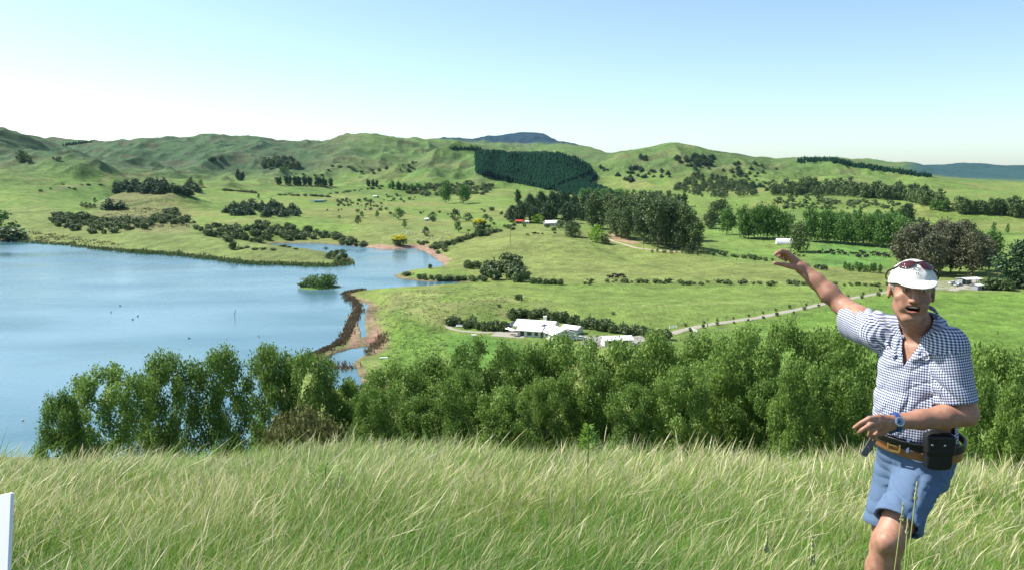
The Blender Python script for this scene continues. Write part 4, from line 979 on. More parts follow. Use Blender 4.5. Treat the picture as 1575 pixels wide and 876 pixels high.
def sdfmesh(name, f, lo, hi, h, m=None, parent=None, loc=None):
    V, Q = nets(f, grid(lo[0], hi[0], h), grid(lo[1], hi[1], h), grid(lo[2], hi[2], h))
    return link(name, npmesh(name, V, Q, True), m, parent, loc)
# ------------------------------------------------------------ buildings
def gable(mb, c, L, W, h, rise, rz, ov=.5, mi=0, th=.14):
    """gabled roof slabs over a block: ridge along local x"""
    Mz = Matrix.Rotation(rz, 3, 'Z'); c = Vector(c)
    for s in (-1, 1):
        e = [(-L/2-ov, s*(W/2+ov), h-rise*ov/(W/2)), (L/2+ov, s*(W/2+ov), h-rise*ov/(W/2)), (L/2+ov, 0, h+rise), (-L/2-ov, 0, h+rise)]
        vs = [c+Mz@Vector(p) for p in e]+[c+Mz@Vector((p[0], p[1], p[2]-th)) for p in e]
        fs = [(0,1,2,3),(7,6,5,4),(0,4,5,1),(1,5,6,2),(2,6,7,3),(3,7,4,0)]
        if s > 0: fs = [f[::-1] for f in fs]
        mb.add(vs, fs, mi)
def wallblock(mb, c, L, W, h, rise, rz, mi=0):
    Mz = Matrix.Rotation(rz, 3, 'Z'); c = Vector(c); h -= .03; r = rise-.16
    vs = [c+Mz@Vector(p) for p in ((-L/2,-W/2,-1),(L/2,-W/2,-1),(L/2,W/2,-1),(-L/2,W/2,-1),(-L/2,-W/2,h-.1),(L/2,-W/2,h-.1),(L/2,W/2,h-.1),(-L/2,W/2,h-.1),(-L/2,0,h+r),(L/2,0,h+r))]
    mb.add(vs, [(3,2,1,0),(0,1,5,4),(2,3,7,6),(1,2,6,9,5),(3,0,4,8,7),(4,5,9,8),(6,7,8,9)], mi)
def building(name, loc, rz, blocks, label, cat, wallm='wallw', roofm='roofw', wins=()):
    r = empty(name, loc, rz); w = MB(); rf = MB()
    for (c, L, W, h, rise, a) in blocks: wallblock(w, c, L, W, h, rise, a); gable(rf, c, L, W, h, rise, a)
    w.build('wall', M[wallm], r); ro = rf.build('roof', M[roofm], r)
    for (c, L, hgt_, a, kind) in wins:                # kind: window or door; c is on the wall face
        f = MB(); Mz = Matrix.Rotation(a, 3, 'Z')
        for (dx, dz, sx, sz) in ((-L/2, 0, .09, hgt_), (L/2, 0, .09, hgt_), (0, hgt_/2, L+.09, .09), (0, -hgt_/2, L+.09, .09)):
            f.box(Vector(c)+Mz@Vector((dx, -.03, dz)), (sx, .08, sz), a)
        fr = f.build(kind, M['white'], r); g_ = MB(); g_.box(c, (L-.09, .05, hgt_-.09), a); g_.build('pane', M['glass'], fr)
    return tag(r, label, cat), ro
hp = hit(838, 514); hz = float(hgt(np.array([hp.x]), np.array([hp.y]))[0]); HL = Vector((hp.x, hp.y, hz+.1)); a0 = R(-14)
bl = [((-4.5, 6.5, 0), 15, 9.5, 2.9, 1.9, R(-6)), ((4.2, -2.5, 0), 16, 9, 2.8, 2.0, R(-52)), ((-4.6, -2.2, 0), 9, 6.5, 2.75, 1.3, R(-6)), ((9.6, 5.0, 0), 6.5, 5, 2.6, 1.0, R(-20))]
wn = []
def onblock(b, side, t, z, L, hh, kind='window'):
    c, Lb, Wb, h, rise, a = b; Mz = Matrix.Rotation(a, 3, 'Z')
    if side == 'front': q = Vector((t, -Wb/2-.04, z)); an = a
    elif side == 'left': q = Vector((-Lb/2-.04, t, z)); an = a+math.pi/2*-1
    elif side == 'right': q = Vector((Lb/2+.04, t, z)); an = a+math.pi/2
    w_ = Vector(c)+Mz@q; return (tuple(w_), L, hh, an, kind)
for t in (-5.2, -2.2): wn.append(onblock(bl[0], 'front', t, 1.4, 1.9, 1.5))
wn += [onblock(bl[0], 'left', 1.8, 1.2, 2.2, 2.0), onblock(bl[0], 'left', -1.8, 1.2, 2.2, 2.0), onblock(bl[2], 'front', -2.6, 1.15, 1.7, 2.1, 'door'), onblock(bl[2], 'front', .2, 1.3, 2.0, 1.6), onblock(bl[2], 'front', 2.9, 1.3, 1.5, 1.6),
       onblock(bl[1], 'front', -5, 1.4, 2.0, 1.4), onblock(bl[1], 'front', -1.6, 1.2, 1.8, 2.0), onblock(bl[1], 'front', 2.4, 1.4, 2.2, 1.4), onblock(bl[1], 'right', 0, 1.5, 3.2, 1.5), onblock(bl[3], 'front', 0, 1.2, 2.4, 2.0, 'door')]
H_, roofo = building('homestead', HL, a0, bl, 'white roofed homestead with low wings beside a lawn behind the leafy trees', 'house', wins=wn)
H_.scale = (1, 1, .86)
mb = MB(); mb.box((-1.6, 8.0, 5.0), (1.2, 1.2, 2.4)); mb.box((-1.6, 8.0, 6.25), (1.45, 1.45, .18)); mb.build('chimney', M['wallw'], roofo)
mb = MB(); Mz = Matrix.Rotation(R(-52), 3, 'Z'); mb.box(Vector((4.2,-2.5,0))+Mz@Vector((-4.6,-2.2,3.95)), (2.4, 2.0, .12), rot=Mz@Matrix.Rotation(R(24), 3, 'X')); mb.build('skylight', M['glass'], roofo)
mb = MB()                                              # dark verandah roof on the left end, posts under it
Mz = Matrix.Rotation(R(-6), 3, 'Z'); o_ = Vector((-4.5, 6.5, 0))
mb.box(o_+Mz@Vector((-9.6, -.6, 2.62)), (3.6, 11.4, .12), rot=Mz@Matrix.Rotation(R(-5), 3, 'Y')); mb.build('verandah_roof', M['dark'], H_)
for t in (-5.8, -2, 1.6, 4.8):
    mb = MB(); mb.box(o_+Mz@Vector((-11.1, t, 1.2)), (.16, .16, 2.6), R(-6)); mb.build('post', M['white'], H_)
mb = MB(); mb.box((-12, 0, -.06), (13, 17, .2), R(-6)); mb.build('terrace', M['gravel'], H_)
for (x, y, r_) in ((-13.2, -3.4, .15), (-11.0, -6.0, .6)):     # parasols and table on the terrace
    q = H_.matrix_basis @ Vector((x, y, .05)) if False else HL + Matrix.Rotation(a0, 3, 'Z') @ Vector((x, y, .05))
    r = empty('parasol', q); mb = MB(); mb.tube([(0,0,0),(0,0,2.5)], .035, 6); mb.build('pole', M['grey'], r)
    mb = MB(); n = 8; vs = [(0,0,2.75)]+[(1.5*math.cos(2*math.pi*k/n), 1.5*math.sin(2*math.pi*k/n), 2.2) for k in range(n)]; mb.add(vs, [(0, 1+k, 1+(k+1) % n) for k in range(n)]+[(0, 1+(k+1) % n, 1+k) for k in range(0)]); mb.build('canopy', M['white'], r)
    tag(r, 'white garden parasol nearer the verandah posts of the homestead' if x < -12 else 'white garden parasol standing in front of the homestead door', 'parasol', 'parasols on the terrace')
gp = hit(948, 530); building('garage', Vector((gp.x, gp.y, gp.z+.05)), R(8), [((0,0,0), 10, 5.5, 2.5, .9, 0)], 'low white roofed garage half hidden by trees right of the homestead', 'garage',
    wins=[((-2.4,-2.79,1.15), 2.6, 2.1, 0, 'door'), ((2.2,-2.79,1.15), 2.6, 2.1, 0, 'door')])
p = hit(850, 347); building('farmhouse', p+Vector((0, 0, .1)), R(10), [((-2,0,0), 11, 8, 3, 2.2, 0), ((5,-2.5,0), 6, 9, 2.8, 2, R(90))], 'distant white farmhouse with pale roof among dark pines', 'house', wins=[((-4,-4.05,1.5), 1.6, 1.4, 0, 'window'), ((0,-4.05,1.5), 1.6, 1.4, 0, 'window')])
p = hit(799, 344); building('shed', p+Vector((0, 0, .1)), R(-8), [((0,0,0), 7, 5, 2.6, 1.3, 0)], 'small dark shed with bright red roof left of the distant farmhouse', 'shed', 'dark', 'redroof', wins=[((1.5,-2.55,1.1), 2, 1.9, 0, 'door')])
p = hit(810, 344); building('shed', p+Vector((0, 0, .1)), R(20), [((0,0,0), 4, 3.4, 2.3, .7, 0)], 'tiny white shed right beside the red roofed one', 'shed', wins=[((0,-1.75,1.1), 1.2, 1.7, 0, 'door')])
p = hit(843, 347); building('shed', p+Vector((-2, -6, .1)), R(4), [((0,0,0), 5, 4, 2.4, .9, 0)], 'dark grey shed just left of the distant farmhouse', 'shed', 'wallg', 'grey', wins=[((0,-2.05,1.1), 1.8, 1.8, 0, 'door')])
p = hit(657, 340); building('shed', p+Vector((0, 0, .1)), R(0), [((0,0,0), 4.5, 3.4, 2.4, .9, 0)], 'small white shed alone beside a dark tree above the inlet', 'shed', wins=[((.8,-1.75,1.1), 1.2, 1.7, 0, 'door')])
p = hit(577, 304); building('shed', p+Vector((0, 0, .1)), R(0), [((0,0,0), 6, 4, 2.4, .9, 0)], 'tiny white shed on top of the pale mound in mid valley', 'shed', wins=[((.8,-2.05,1.1), 1.2, 1.7, 0, 'door')])
# open fronted hay shed and small shed on the right
p = hit(1490, 437); r = empty('open_shed', p+Vector((0, 0, .05)), R(18)); mb = MB(); gable(mb, (0,0,0), 10, 6.5, 3.2, .5, 0); mb.build('roof', M['roofw'], r)
mb = MB(); mb.box((0, 3.2, 1.5), (10, .1, 3.1)); mb.box((-4.95, 1.4, 1.5), (.1, 3.4, 3.1)); mb.build('wall', M['grey'], r)
for x in (-4.9, -1.6, 1.7, 4.9):
    mb = MB(); mb.box((x, -3.1, 1.5), (.18, .18, 3.2)); mb.build('post', M['wood'], r)
tag(r, 'open fronted shed with white roof behind the small white shed, right of the man', 'shed')
p = hit(1504, 445); building('shed', p+Vector((0, 0, .05)), R(24), [((0,0,0), 6, 4, 2.5, .5, 0)], 'small pale shed nearest the shrubs, right of the open fronted shed', 'shed', 'grey', 'roofw', wins=[((1.0,-2.05,1.1), 2.2, 1.8, 0, 'door')])
# tunnel shed
p = hit(1206, 375); r = empty('tunnel_shed', p, R(-12)); mb = MB(); n = 12; L_, W_, Hh = 12, 4.2, 4.2; vs = []
for x in (-L_/2, L_/2):
    for k in range(n+1):
        an = math.pi*k/n; vs.append((x, -math.cos(an)*W_, math.sin(an)*Hh))
mb.add(vs, [(k, n+1+k, n+2+k, k+1) for k in range(n)]); mb.add(vs[n+1:], [tuple(range(n+1))]); mb.add(vs[:n+1], [tuple(range(n, -1, -1))]); mb.build('cover', M['roofw'], r, True)
mb = MB(); mb.box((L_/2+.05, 0, 1.3), (.08, 2.4, 2.6)); mb.build('door', M['grey'], r)
tag(r, 'white half round tunnel shed beside the big dark tree', 'shed')

# vehicles
def car(loc, rz, paint, label, kind='car'):
    r = empty('parked_'+kind, loc, rz); mb = MB()
    prof = [(-2.15,.35),(-2.2,.75),(-2.1,.92),(-1.35,1.0),(-.75,1.42),(.55,1.45),(1.55,1.38),(2.05,.98),(2.15,.6),(2.1,.35)] if kind == 'car' else \
           [(-2.5,.45),(-2.55,.85),(-2.4,1.05),(-1.5,1.12),(-.95,1.68),(.35,1.72),(.6,1.1),(2.5,1.08),(2.55,.5)]
    n = len(prof); hw = [.86 if z < 1.05 else .68 for x, z in prof]
    vs = [(x, -w_, z) for (x, z), w_ in zip(prof, hw)]+[(x, w_, z) for (x, z), w_ in zip(prof, hw)]
    mb.add(vs, [tuple(range(n)), tuple(range(2*n-1, n-1, -1))]+[(i, n+i, n+(i+1) % n, (i+1) % n) for i in range(n)]); mb.build('body', M[paint], r)
    g_ = MB(); x0, x1 = (-1.0, 1.6) if kind == 'car' else (-1.2, .42); zt = 1.38 if kind == 'car' else 1.62
    for s in (-1, 1): g_.add([(x0, s*.82, 1.06), (x1, s*.82, 1.06), (x1-.25, s*.73, zt), (x0+.35, s*.73, zt)], [(0,1,2,3) if s < 0 else (3,2,1,0)])
    zf = 1.0 if kind == 'car' else 1.13
    g_.add([(x0-.38, -.7, zf+.03), (x0-.38, .7, zf+.03), (x0+.2, .6, zt+.02), (x0+.2, -.6, zt+.02)], [(3,2,1,0), (0,1,2,3)][:1]); g_.build('windows', M['glass'], r)
    for x in (-1.4, 1.4):
        for s in (-1, 1):
            w_ = MB(); w_.tube([(x, s*.72, .34), (x, s*.9, .34)], .34, 12); wo = w_.build('wheel', M['rubber'], r)
            w_ = MB(); w_.tube([(x, s*.89, .34), (x, s*.915, .34)], .2, 10); w_.build('rim', M['grey'], wo)
    tag(r, label, kind)
car(hit(908, 527)+Vector((0, 0, .02)), R(165), 'carsilver', 'silver car parked on the gravel between homestead and garage')
car(hit(892, 522)+Vector((0, 0, .02)), R(200), 'carwhite', 'white car parked against the right wing of the homestead')
car(hit(1466, 437)+Vector((0, 0, .02)), R(15), 'carwhite', 'white pickup truck parked in the yard left of the open shed', 'truck')
car(hit(1474, 440)+Vector((0, 0, .02)), R(200), 'carsilver', 'grey pickup truck parked nearest the small pale shed', 'truck')

# gates, fences, poles
def rail_gate(u0, v0, u1, v1, label, h=1.2):
    a, b_ = hit(u0, v0), hit(u1, v1); r = empty('rail_fence', a); d_ = b_-a; n = max(2, int(d_.length/2.4)); rzz = math.atan2(d_.y, d_.x)
    for i in range(n+1): mb = MB(); q = d_*(i/n); mb.box((q.x, q.y, q.z+h/2), (.16, .16, h+.1), rzz); mb.build('post', M['white'], r)
    for z in (.3, .65, 1.0): mb = MB(); mb.tube([(0,0,z), (d_.x, d_.y, d_.z+z)], .06, 4); mb.build('rail', M['white'], r)
    tag(r, label, 'fence')
rail_gate(1030, 505, 1041, 504, 'white railed fence on the far side of the driveway gateway')
rail_gate(1063, 508, 1072, 511, 'white railed fence on the near side of the driveway gateway')
def wire_fence(pix, label, step=5.0, h=1.15):
    pts = [hit(u, v) for u, v in pix]; r = empty('wire_fence', pts[0]); o0 = pts[0]; P_ = []
    for a, b_ in zip(pts[:-1], pts[1:]):
        n = max(1, int((b_-a).length/step)); P_ += [a.lerp(b_, i/n) for i in range(n)]
    P_.append(pts[-1]); zz = hgt(np.array([q.x for q in P_]), np.array([q.y for q in P_])); P_ = [Vector((q.x, q.y, z)) for q, z in zip(P_, zz)]
    pm = MB(); pm.box((0,0,h/2), (.14, .14, h)); me = pm.data('post'); me.materials.append(M['wood'])
    for q in P_[:100]: link('post', me, None, r, q-o0)
    for z in (.5, 1.05): mb = MB(); mb.tube([q-o0+Vector((0,0,z)) for q in P_], .018, 3); mb.build('wire', M['grey'], r)
    tag(r, label, 'fence')
wire_fence([(700,376),(740,370),(790,350)], 'thin wire fence along the left edge of the big field', 7)
wire_fence([(1050,391),(1120,399),(1190,406),(1300,420)], 'thin wire fence along the far edge of the big field', 6)
wire_fence([(1240,405),(1300,410),(1372,414)], 'thin wire fence below the cattle field', 6)
wire_fence([(1060,519),(1160,500),(1260,481),(1340,464)], 'thin wire fence along the near side of the driveway', 5)
wire_fence([(1042,500),(1160,482),(1260,463),(1370,444)], 'thin wire fence along the far side of the driveway', 5)
def pole(u, v, hpx, label, rz=0):
    p = hit(u, v); h = hpx*p.y/F; r = empty('power_pole', p, rz); mb = MB(); mb.tube([(0,0,-.3),(0,0,h)], [.16, .11], 8); mb.build('shaft', M['wood'], r)
    mb = MB(); mb.box((0, 0, h-.5), (2.2, .12, .14)); mb.build('crossarm', M['wood'], r)
    for x in (-.95, 0, .95): mb = MB(); mb.tube([(x,0,h-.43),(x,0,h-.2)], .05, 6); mb.build('insulator', M['white'], r)
    tag(r, label, 'pole'); return p+Vector((0, 0, h-.2))
pa = pole(785, 378, 25, 'thin wooden power pole alone on the field below the red roofed shed', R(60))
pb = pole(990, 384, 17, 'wooden power pole at the foot of the gum grove', R(60))
pc_ = pole(1133, 401, 18, 'wooden power pole at the far edge of the big field', R(60))
def wires(a, b_, label):
    mb = MB(); n = 14
    for s in (-.8, .8):
        mb.tube([a.lerp(b_, i/n)+Vector((s*.5, s, -2.2*math.sin(math.pi*i/n))) for i in range(n+1)], .035, 3)
    tag(mb.build('power_line', M['dark']), label, 'power line')
wires(pa, pb, 'power line sagging from the lone field pole to the gum grove'); wires(pb, pc_, 'power line sagging past the gum grove to the right field pole')
# leaning stake in the lake, plank, board, bench
x, y = on_z(361, 488, 0); mb = MB(); k_ = y/F; mb.tube([(0,0,-1),(.1,0,6*k_),(2.2*k_,0,12*k_)], [.14, .12, .07], 7); mb.tube([(.1,0,6*k_),(-1.6*k_,0,9*k_)], [.09, .04], 5)
tag(mb.build('dead_branch', M['bark'], loc=(x, y, 0)), 'dark forked dead branch sticking up out of the lake', 'branch')
p = hit(590, 551); mb = MB(); mb.box((0,0,.25), (2.6,.7,.3), R(12)); mb.box((-.9,0,.05), (.2,.6,.3), R(12)); mb.box((.9,.1,.05), (.2,.6,.3), R(12)); tag(mb.build('trough', M['white'], loc=p), 'small white trough in the pasture above the lagoon', 'trough')
p = hit(711, 503); r = empty('garden_bench', p, R(-4)); mb = MB(); mb.box((0,0,.45), (5,.6,.1)); mb.build('seat', M['white'], r); mb = MB(); mb.box((0,.3,.85), (5,.08,.5), rot=Matrix.Rotation(R(-8), 3, 'X')); mb.build('backrest', M['white'], r)
for x in (-2.2, 0, 2.2): mb = MB(); mb.box((x,0,.2), (.12,.5,.45)); mb.build('leg', M['white'], r)
tag(r, 'long white garden seat by the curved hedge left of the homestead', 'bench')
p = hit(729, 517); r = empty('garden_table', p, R(8)); mb = MB(); mb.box((0,0,.72), (2.0,1.0,.06)); mb.build('tabletop', M['white'], r)
for x, y in ((-.85,-.4),(.85,-.4),(.85,.4),(-.85,.4)): mb = MB(); mb.box((x,y,.35), (.07,.07,.7)); mb.build('leg', M['white'], r)
tag(r, 'white table standing alone on the lawn left of the homestead', 'table')

# ------------------------------------------------------------ animals
def cowf(graze):
    def f(p):
        q = p.copy(); q[:, 1] = np.abs(q[:, 1])
        d = ell_d(q, (0,0,1.0), (.85,.32,.40)); d = smin(d, ell_d(q, (-.6,0,1.08), (.32,.29,.34)), .1); d = smin(d, ell_d(q, (.62,0,1.05), (.33,.27,.36)), .1)
        for x, hk in ((.62, 0), (-.68, .07)):
            d = smin(d, chain(q, [(x,.17,.85),(x-hk,.18,.48),(x,.18,.06)], [.15,.07,.06]), .06)
            d = np.minimum(d, cone_d(q, (x,.18,.05), (x+.05,.18,.04), .065, .05))
        hd = (1.2,0,.45) if graze else (1.28,0,1.35)
        d = smin(d, cone_d(q, (.75,0,1.12), (hd[0]-.1,0,hd[2]+.1), .24, .13), .1)
        mz = (hd[0]+.28, 0, hd[2]-.28 if graze else hd[2]-.12)
        d = smin(d, cone_d(q, (hd[0]-.05,0,hd[2]+.05), mz, .13, .085), .05); d = smin(d, cone_d(q, (hd[0]-.06,.1,hd[2]+.12), (hd[0]-.1,.24,hd[2]+.12), .03, .04), .03)
        d = smin(d, chain(q, [(-.88,0,1.25),(-.97,0,1.0),(-.97,0,.5)], [.04,.025,.04]), .03)
        return smin(d, ell_d(q, (-.35,0,.64), (.18,.14,.12)), .08)
    return f
def nm(f, lo, hi, h, name, m):
    V, Q = nets(f, grid(lo[0], hi[0], h), grid(lo[1], hi[1], h), grid(lo[2], hi[2], h)); me = npmesh(name, V, Q, True); me.materials.append(m); return me
cowm = [nm(cowf(g_), (-1.2,-.6,-.1), (1.8,.6,1.7), .055, 'cow', M['cow']) for g_ in (True, False)]
def sheepf(p):
    q = p.copy(); q[:, 1] = np.abs(q[:, 1])
    d = ell_d(q, (0,0,.62), (.48,.24,.26))
    for x in (.3, -.32): d = smin(d, chain(q, [(x,.12,.5),(x-.02,.12,.28),(x,.12,.03)], [.08,.035,.03]), .03)
    d = smin(d, cone_d(q, (.4,0,.7), (.6,0,.72), .13, .1), .06); d = smin(d, cone_d(q, (.58,0,.74), (.76,0,.62), .09, .055), .03)
    return smin(d, cone_d(q, (.58,.07,.78), (.56,.18,.76), .02, .03), .02)
shm = nm(sheepf, (-.6,-.35,-.05), (.9,.35,1.0), .035, 'sheep', M['sheep'])
def animals(meshes, pts, name, label, group, s=1.0, zoff=0):
    for u, v in pts:
        p = hit(u, v); me = random.choice(meshes); o = link(name, me, None, None, p+Vector((0,0,-.02)))
        o.rotation_euler = (0, 0, random.choice([0, math.pi])+random.gauss(0, .5)); k = s*random.uniform(.9, 1.1); o.scale = (k, k, k); tag(o, label, name, group)
animals(cowm, scatter([(1252,386),(1290,385),(1330,388),(1372,393),(1368,397),(1320,397),(1290,393),(1255,391)], 58), 'cow', 'black cow of the herd grazing below the shelter row left of the cap', 'herd below the shelter row', 1.15)
animals(cowm, along([(1196,392),(1240,395)], 6, 3, 1), 'cow', 'black cow standing near the big dark tree by the tunnel shed', 'cattle by the big dark tree', 1.1)
animals(cowm, scatter([(932,424),(967,424),(968,429),(936,430)], 13), 'cow', 'black cow of the small mob at the hedge across the middle fields', 'mob at the hedge', 1.1)
animals(cowm, [(811,363),(821,361),(823,360),(828,361),(834,361),(853,360)], 'cow', 'black cow on the field just below the distant farmhouse', 'cattle below the farmhouse', 1.25)
animals([shm], scatter([(590,352),(640,354),(690,356),(685,368),(650,376),(632,372),(600,362)], 46), 'sheep', 'white sheep grazing on the slope above the inlet', 'sheep above the inlet', 1.35)
def duckf(p):
    q = p.copy(); q[:, 1] = np.abs(q[:, 1])
    d = ell_d(q, (0,0,.1), (.3,.14,.12)); d = smin(d, cone_d(q, (-.2,0,.14), (-.36,0,.22), .07, .02), .05)
    d = smin(d, chain(q, [(.2,0,.14),(.27,0,.3),(.3,0,.4)], [.06,.035,.04]), .04); d = smin(d, ell_d(q, (.32,0,.42), (.06,.045,.045)), .02)
    return smin(d, cone_d(q, (.36,0,.41), (.45,0,.39), .02, .015), .01)
dk = nm(duckf, (-.45,-.2,-.05), (.55,.2,.55), .025, 'duck', M['cow']); wd = nm(duckf, (-.45,-.2,-.05), (.55,.2,.55), .025, 'duck', M['sheep'])
for u, v, me_, lb in ((204,491,dk,'dark duck right of another in the middle of the lake'),(171,480,dk,'dark duck farthest left among those out on the lake'),(212,486,dk,'dark duck just above its neighbour in the middle of the lake'),(291,520,dk,'dark duck nearest the tall lakeside trees'),
                       (185,470,dk,'dark duck farthest out on the lake'),(114,600,wd,'white water bird beside the broad lakeside tree'),(35,646,wd,'white water bird near the left edge above the grass')):
    x, y = on_z(u, v, 0); o = link('duck' if me_ is dk else 'water_bird', me_, None, None, (x, y, -.02)); o.scale = (1.5,)*3; o.rotation_euler = (0, 0, random.random()*6); tag(o, lb, 'bird')
# ------------------------------------------------------------ the man
OM = at(1405, 700, 3.2)
def w(u, v, y): return np.array(at(u, v, y) - OM)
Fv = np.array([-.814, -.581, 0.0]); Lv = np.array([.581, -.814, 0.0]); Uv = np.array([0, 0, 1.0])
TC = w(1409, 640, 3.20)[:2]                                   # torso axis in plan
def tframe(p): q = p[:, :2]-TC; return q@Lv[:2], q@Fv[:2], p[:, 2]
TZ = np.array([-.10, -.02, .06, .12, .20, .30, .40, .47, .515, .55])
TA = np.array([.115, .142, .160, .164, .166, .165, .166, .145, .10, .06]); TB = np.array([.12, .128, .135, .144, .146, .132, .122, .108, .085, .055])
TXc = np.array([.010, .006, .002, .0, .0, .0, .0, -.002, -.004, -.006]); TFc = np.array([-.02, -.012, .0, .008, .010, .004, -.004, -.015, -.022, -.024])
def torso_d(p, off=0.0, boff=0.0):
    l, f, z = tframe(p); a = np.interp(z, TZ, TA)+off; b = np.interp(z, TZ, TB)+off+boff
    l = l-np.interp(z, TZ, TXc); f = f-np.interp(z, TZ, TFc); k = np.sqrt((l/a)**2+(f/b)**2)
    d = (k-1)*np.minimum(a, b)*(.55+.45*np.minimum(1, a/b*.8)); return np.maximum(d, np.maximum(z-.56-off, -.12-z))
def tp(l, f, z): return np.array([TC[0]+Lv[0]*l+Fv[0]*f, TC[1]+Lv[1]*l+Fv[1]*f, z])
NB = tp(-.012, -.03, .52); SHR = w(1351, 508, 3.34); SHL = w(1461, 533, 3.06)
ELR = w(1296, 470, 3.60); WRR = w(1235, 413, 3.72); ELL = w(1486, 637, 2.99); WRL = w(1380, 648, 2.965)
HIPL = w(1424, 716, 3.14); HIPR = w(1382, 714, 3.27); KNL = w(1367, 830, 2.98); KNR = w(1360, 842, 3.24)
gz = lambda P_: float(hgt(np.array([P_[0]+OM.x]), np.array([P_[1]+OM.y]))[0]) - OM.z
ANL = KNL+np.array([-.02, .10, 0]); ANL[2] = gz(ANL)+.09; ANR = KNR+np.array([.03, .12, 0]); ANR[2] = gz(ANR)+.09
HC = w(1402, 450, 3.13)
camdir = -(HC+np.array(OM)) + np.array([0, 0, CAMZ]); camdir /= np.linalg.norm(camdir)
yaw = R(8); fw = camdir.copy(); rt = np.cross(fw, [0, 0, 1]); rt = -rt/np.linalg.norm(rt)
if rt[0] < 0: rt = -rt
up = np.cross(rt, -fw); up = up if up[2] > 0 else -up
fw2 = fw*math.cos(yaw)+rt*math.sin(yaw); rt2 = rt*math.cos(yaw)-fw*math.sin(yaw)
roll = R(-2); rt3 = rt2*math.cos(roll)+up*math.sin(roll); up3 = up*math.cos(roll)-rt2*math.sin(roll)
HM = np.stack([rt3, fw2, up3], 1)                             # head axes as columns
hl = lambda p: (p-HC)@HM
hw_ = lambda q: HC+HM@np.array(q, float)
def head_d(p):
    q = hl(p); x = q.copy(); x[:, 0] = np.abs(x[:, 0])
    d = ell_d(q, (0,-.018,.040), (.076,.094,.080))
    d = smin(d, ell_d(q, (0,.016,-.022), (.060,.069,.084)), .03)
    d = smin(d, cone_d(x, (.043,-.005,-.055), (.018,.054,-.097), .020, .020), .025)      # jaw
    d = smin(d, ell_d(q, (0,.062,-.099), (.020,.019,.016)), .02)                         # chin
    d = smin(d, ell_d(x, (.045,.054,-.020), (.021,.022,.017)), .015)                      # cheekbone
    d = smin(d, ell_d(x, (.034,.062,-.050), (.018,.018,.024)), .02)
    d = smin(d, cone_d(x, (.010,.081,.032), (.045,.064,.031), .010, .009), .012)         # brow ridge
    d = smax(d, -ell_d(x, (.031,.094,.010), (.017,.016,.012)), .010)                     # eye socket
    d = smin(d, ell_d(x, (.031,.072,.011), (.0150,.0130,.0125)), .003)                   # lids
    d = np.maximum(d, -box_d(x, (.031,.090,.0095), (.0105,.012,.0014), .001))
    d = smin(d, cone_d(q, (0,.082,.020), (0,.107,-.029), .0085, .0130), .010)            # nose
    d = smin(d, ell_d(x, (.012,.093,-.032), (.0085,.011,.008)), .006)
    d = smax(d, -ell_d(x, (.007,.101,-.041), (.0035,.006,.004)), .003)
    d = smin(d, ell_d(q, (0,.074,-.056), (.031,.012,.020)), .012)                        # muzzle
    d = smin(d, chain(x, [(0,.088,-.0485),(.014,.085,-.0485),(.032,.071,-.0505)], [.0042,.0040,.0025]), .004)
    d = smin(d, chain(x, [(0,.086,-.0755),(.014,.083,-.0735),(.031,.071,-.0560)], [.0055,.0048,.0025]), .004)
    d = smax(d, -ell_d(q, (0,.086,-.0600), (.025,.030,.0085)), .003)                     # open mouth
    e = ell_d(x, (.079,-.012,.000), (.009,.020,.031)); e = smax(e, -ell_d(x, (.088,-.006,.003), (.006,.011,.019)), .004)
    return smin(d, e, .008)
def neck_d(p): return cone_d(p, hw_((0,-.035,-.06)), NB+np.array([0,0,-.02]), .054, .062)
FR = [[w(1210,388,3.720), w(1202,386,3.695), w(1196,389,3.680), w(1192.5,391.5,3.670)], [w(1208,390,3.745), w(1199,388.5,3.73), w(1195.5,392,3.71), w(1198.5,395,3.70)],
      [w(1210,393,3.77), w(1203,392,3.76), w(1200,396,3.74), w(1204,398,3.725)], [w(1214,397,3.79), w(1208,396,3.785), w(1206,399,3.77), w(1209,401,3.755)]]
THR = [w(1228,411,3.700), w(1214,409,3.675), w(1202,406,3.660), w(1192,404.5,3.650)]
FL = [[w(1352,641,2.925), w(1337,643,2.905), w(1324,650,2.905), w(1314,657,2.915)], [w(1350,648,2.915), w(1338,653,2.890), w(1327,660,2.895), w(1320,664,2.910)],
      [w(1351,655,2.920), w(1341,661,2.900), w(1337,668,2.920), w(1342,671,2.940)], [w(1355,661,2.935), w(1347,667,2.920), w(1345,673,2.940), w(1350,675,2.955)]]
THL = [w(1370,656,2.995), w(1356,664,2.985), w(1346,668.5,2.970), w(1337,669,2.960)]
def hand_d(p, wr, FG, TH):
    d = None
    for k, fg in enumerate(FG):
        e = cone_d(p, wr+(fg[0]-wr)*.12, fg[0], .021, .0125); d = e if d is None else smin(d, e, .014)
    d = smin(d, cone_d(p, wr+(TH[0]-wr)*.5, TH[0], .02, .017), .014); d = smin(d, cone_d(p, TH[0], TH[1], .017, .0125), .010)
    for fg, s in zip(FG, (1.0, 1.03, .97, .85)):
        r = np.array([.0112, .0098, .0088, .0072])*s; e = np.minimum(np.minimum(cone_d(p, fg[0], fg[1], r[0], r[1]), cone_d(p, fg[1], fg[2], r[1], r[2])), cone_d(p, fg[2], fg[3], r[2], r[3]))
        e = np.minimum(e, np.linalg.norm(p-fg[1], axis=1)-r[1]*1.08); e = np.minimum(e, np.linalg.norm(p-fg[0], axis=1)-r[0]*1.12); d = smin(d, e, .004)
    return smin(d, np.minimum(cone_d(p, TH[1], TH[2], .0118, .0108), cone_d(p, TH[2], TH[3], .0108, .0085)), .005)
def limb(a, b, r): return lambda p: chain(p, [a+(b-a)*t for t in np.linspace(0, 1, len(r))], r, .02)
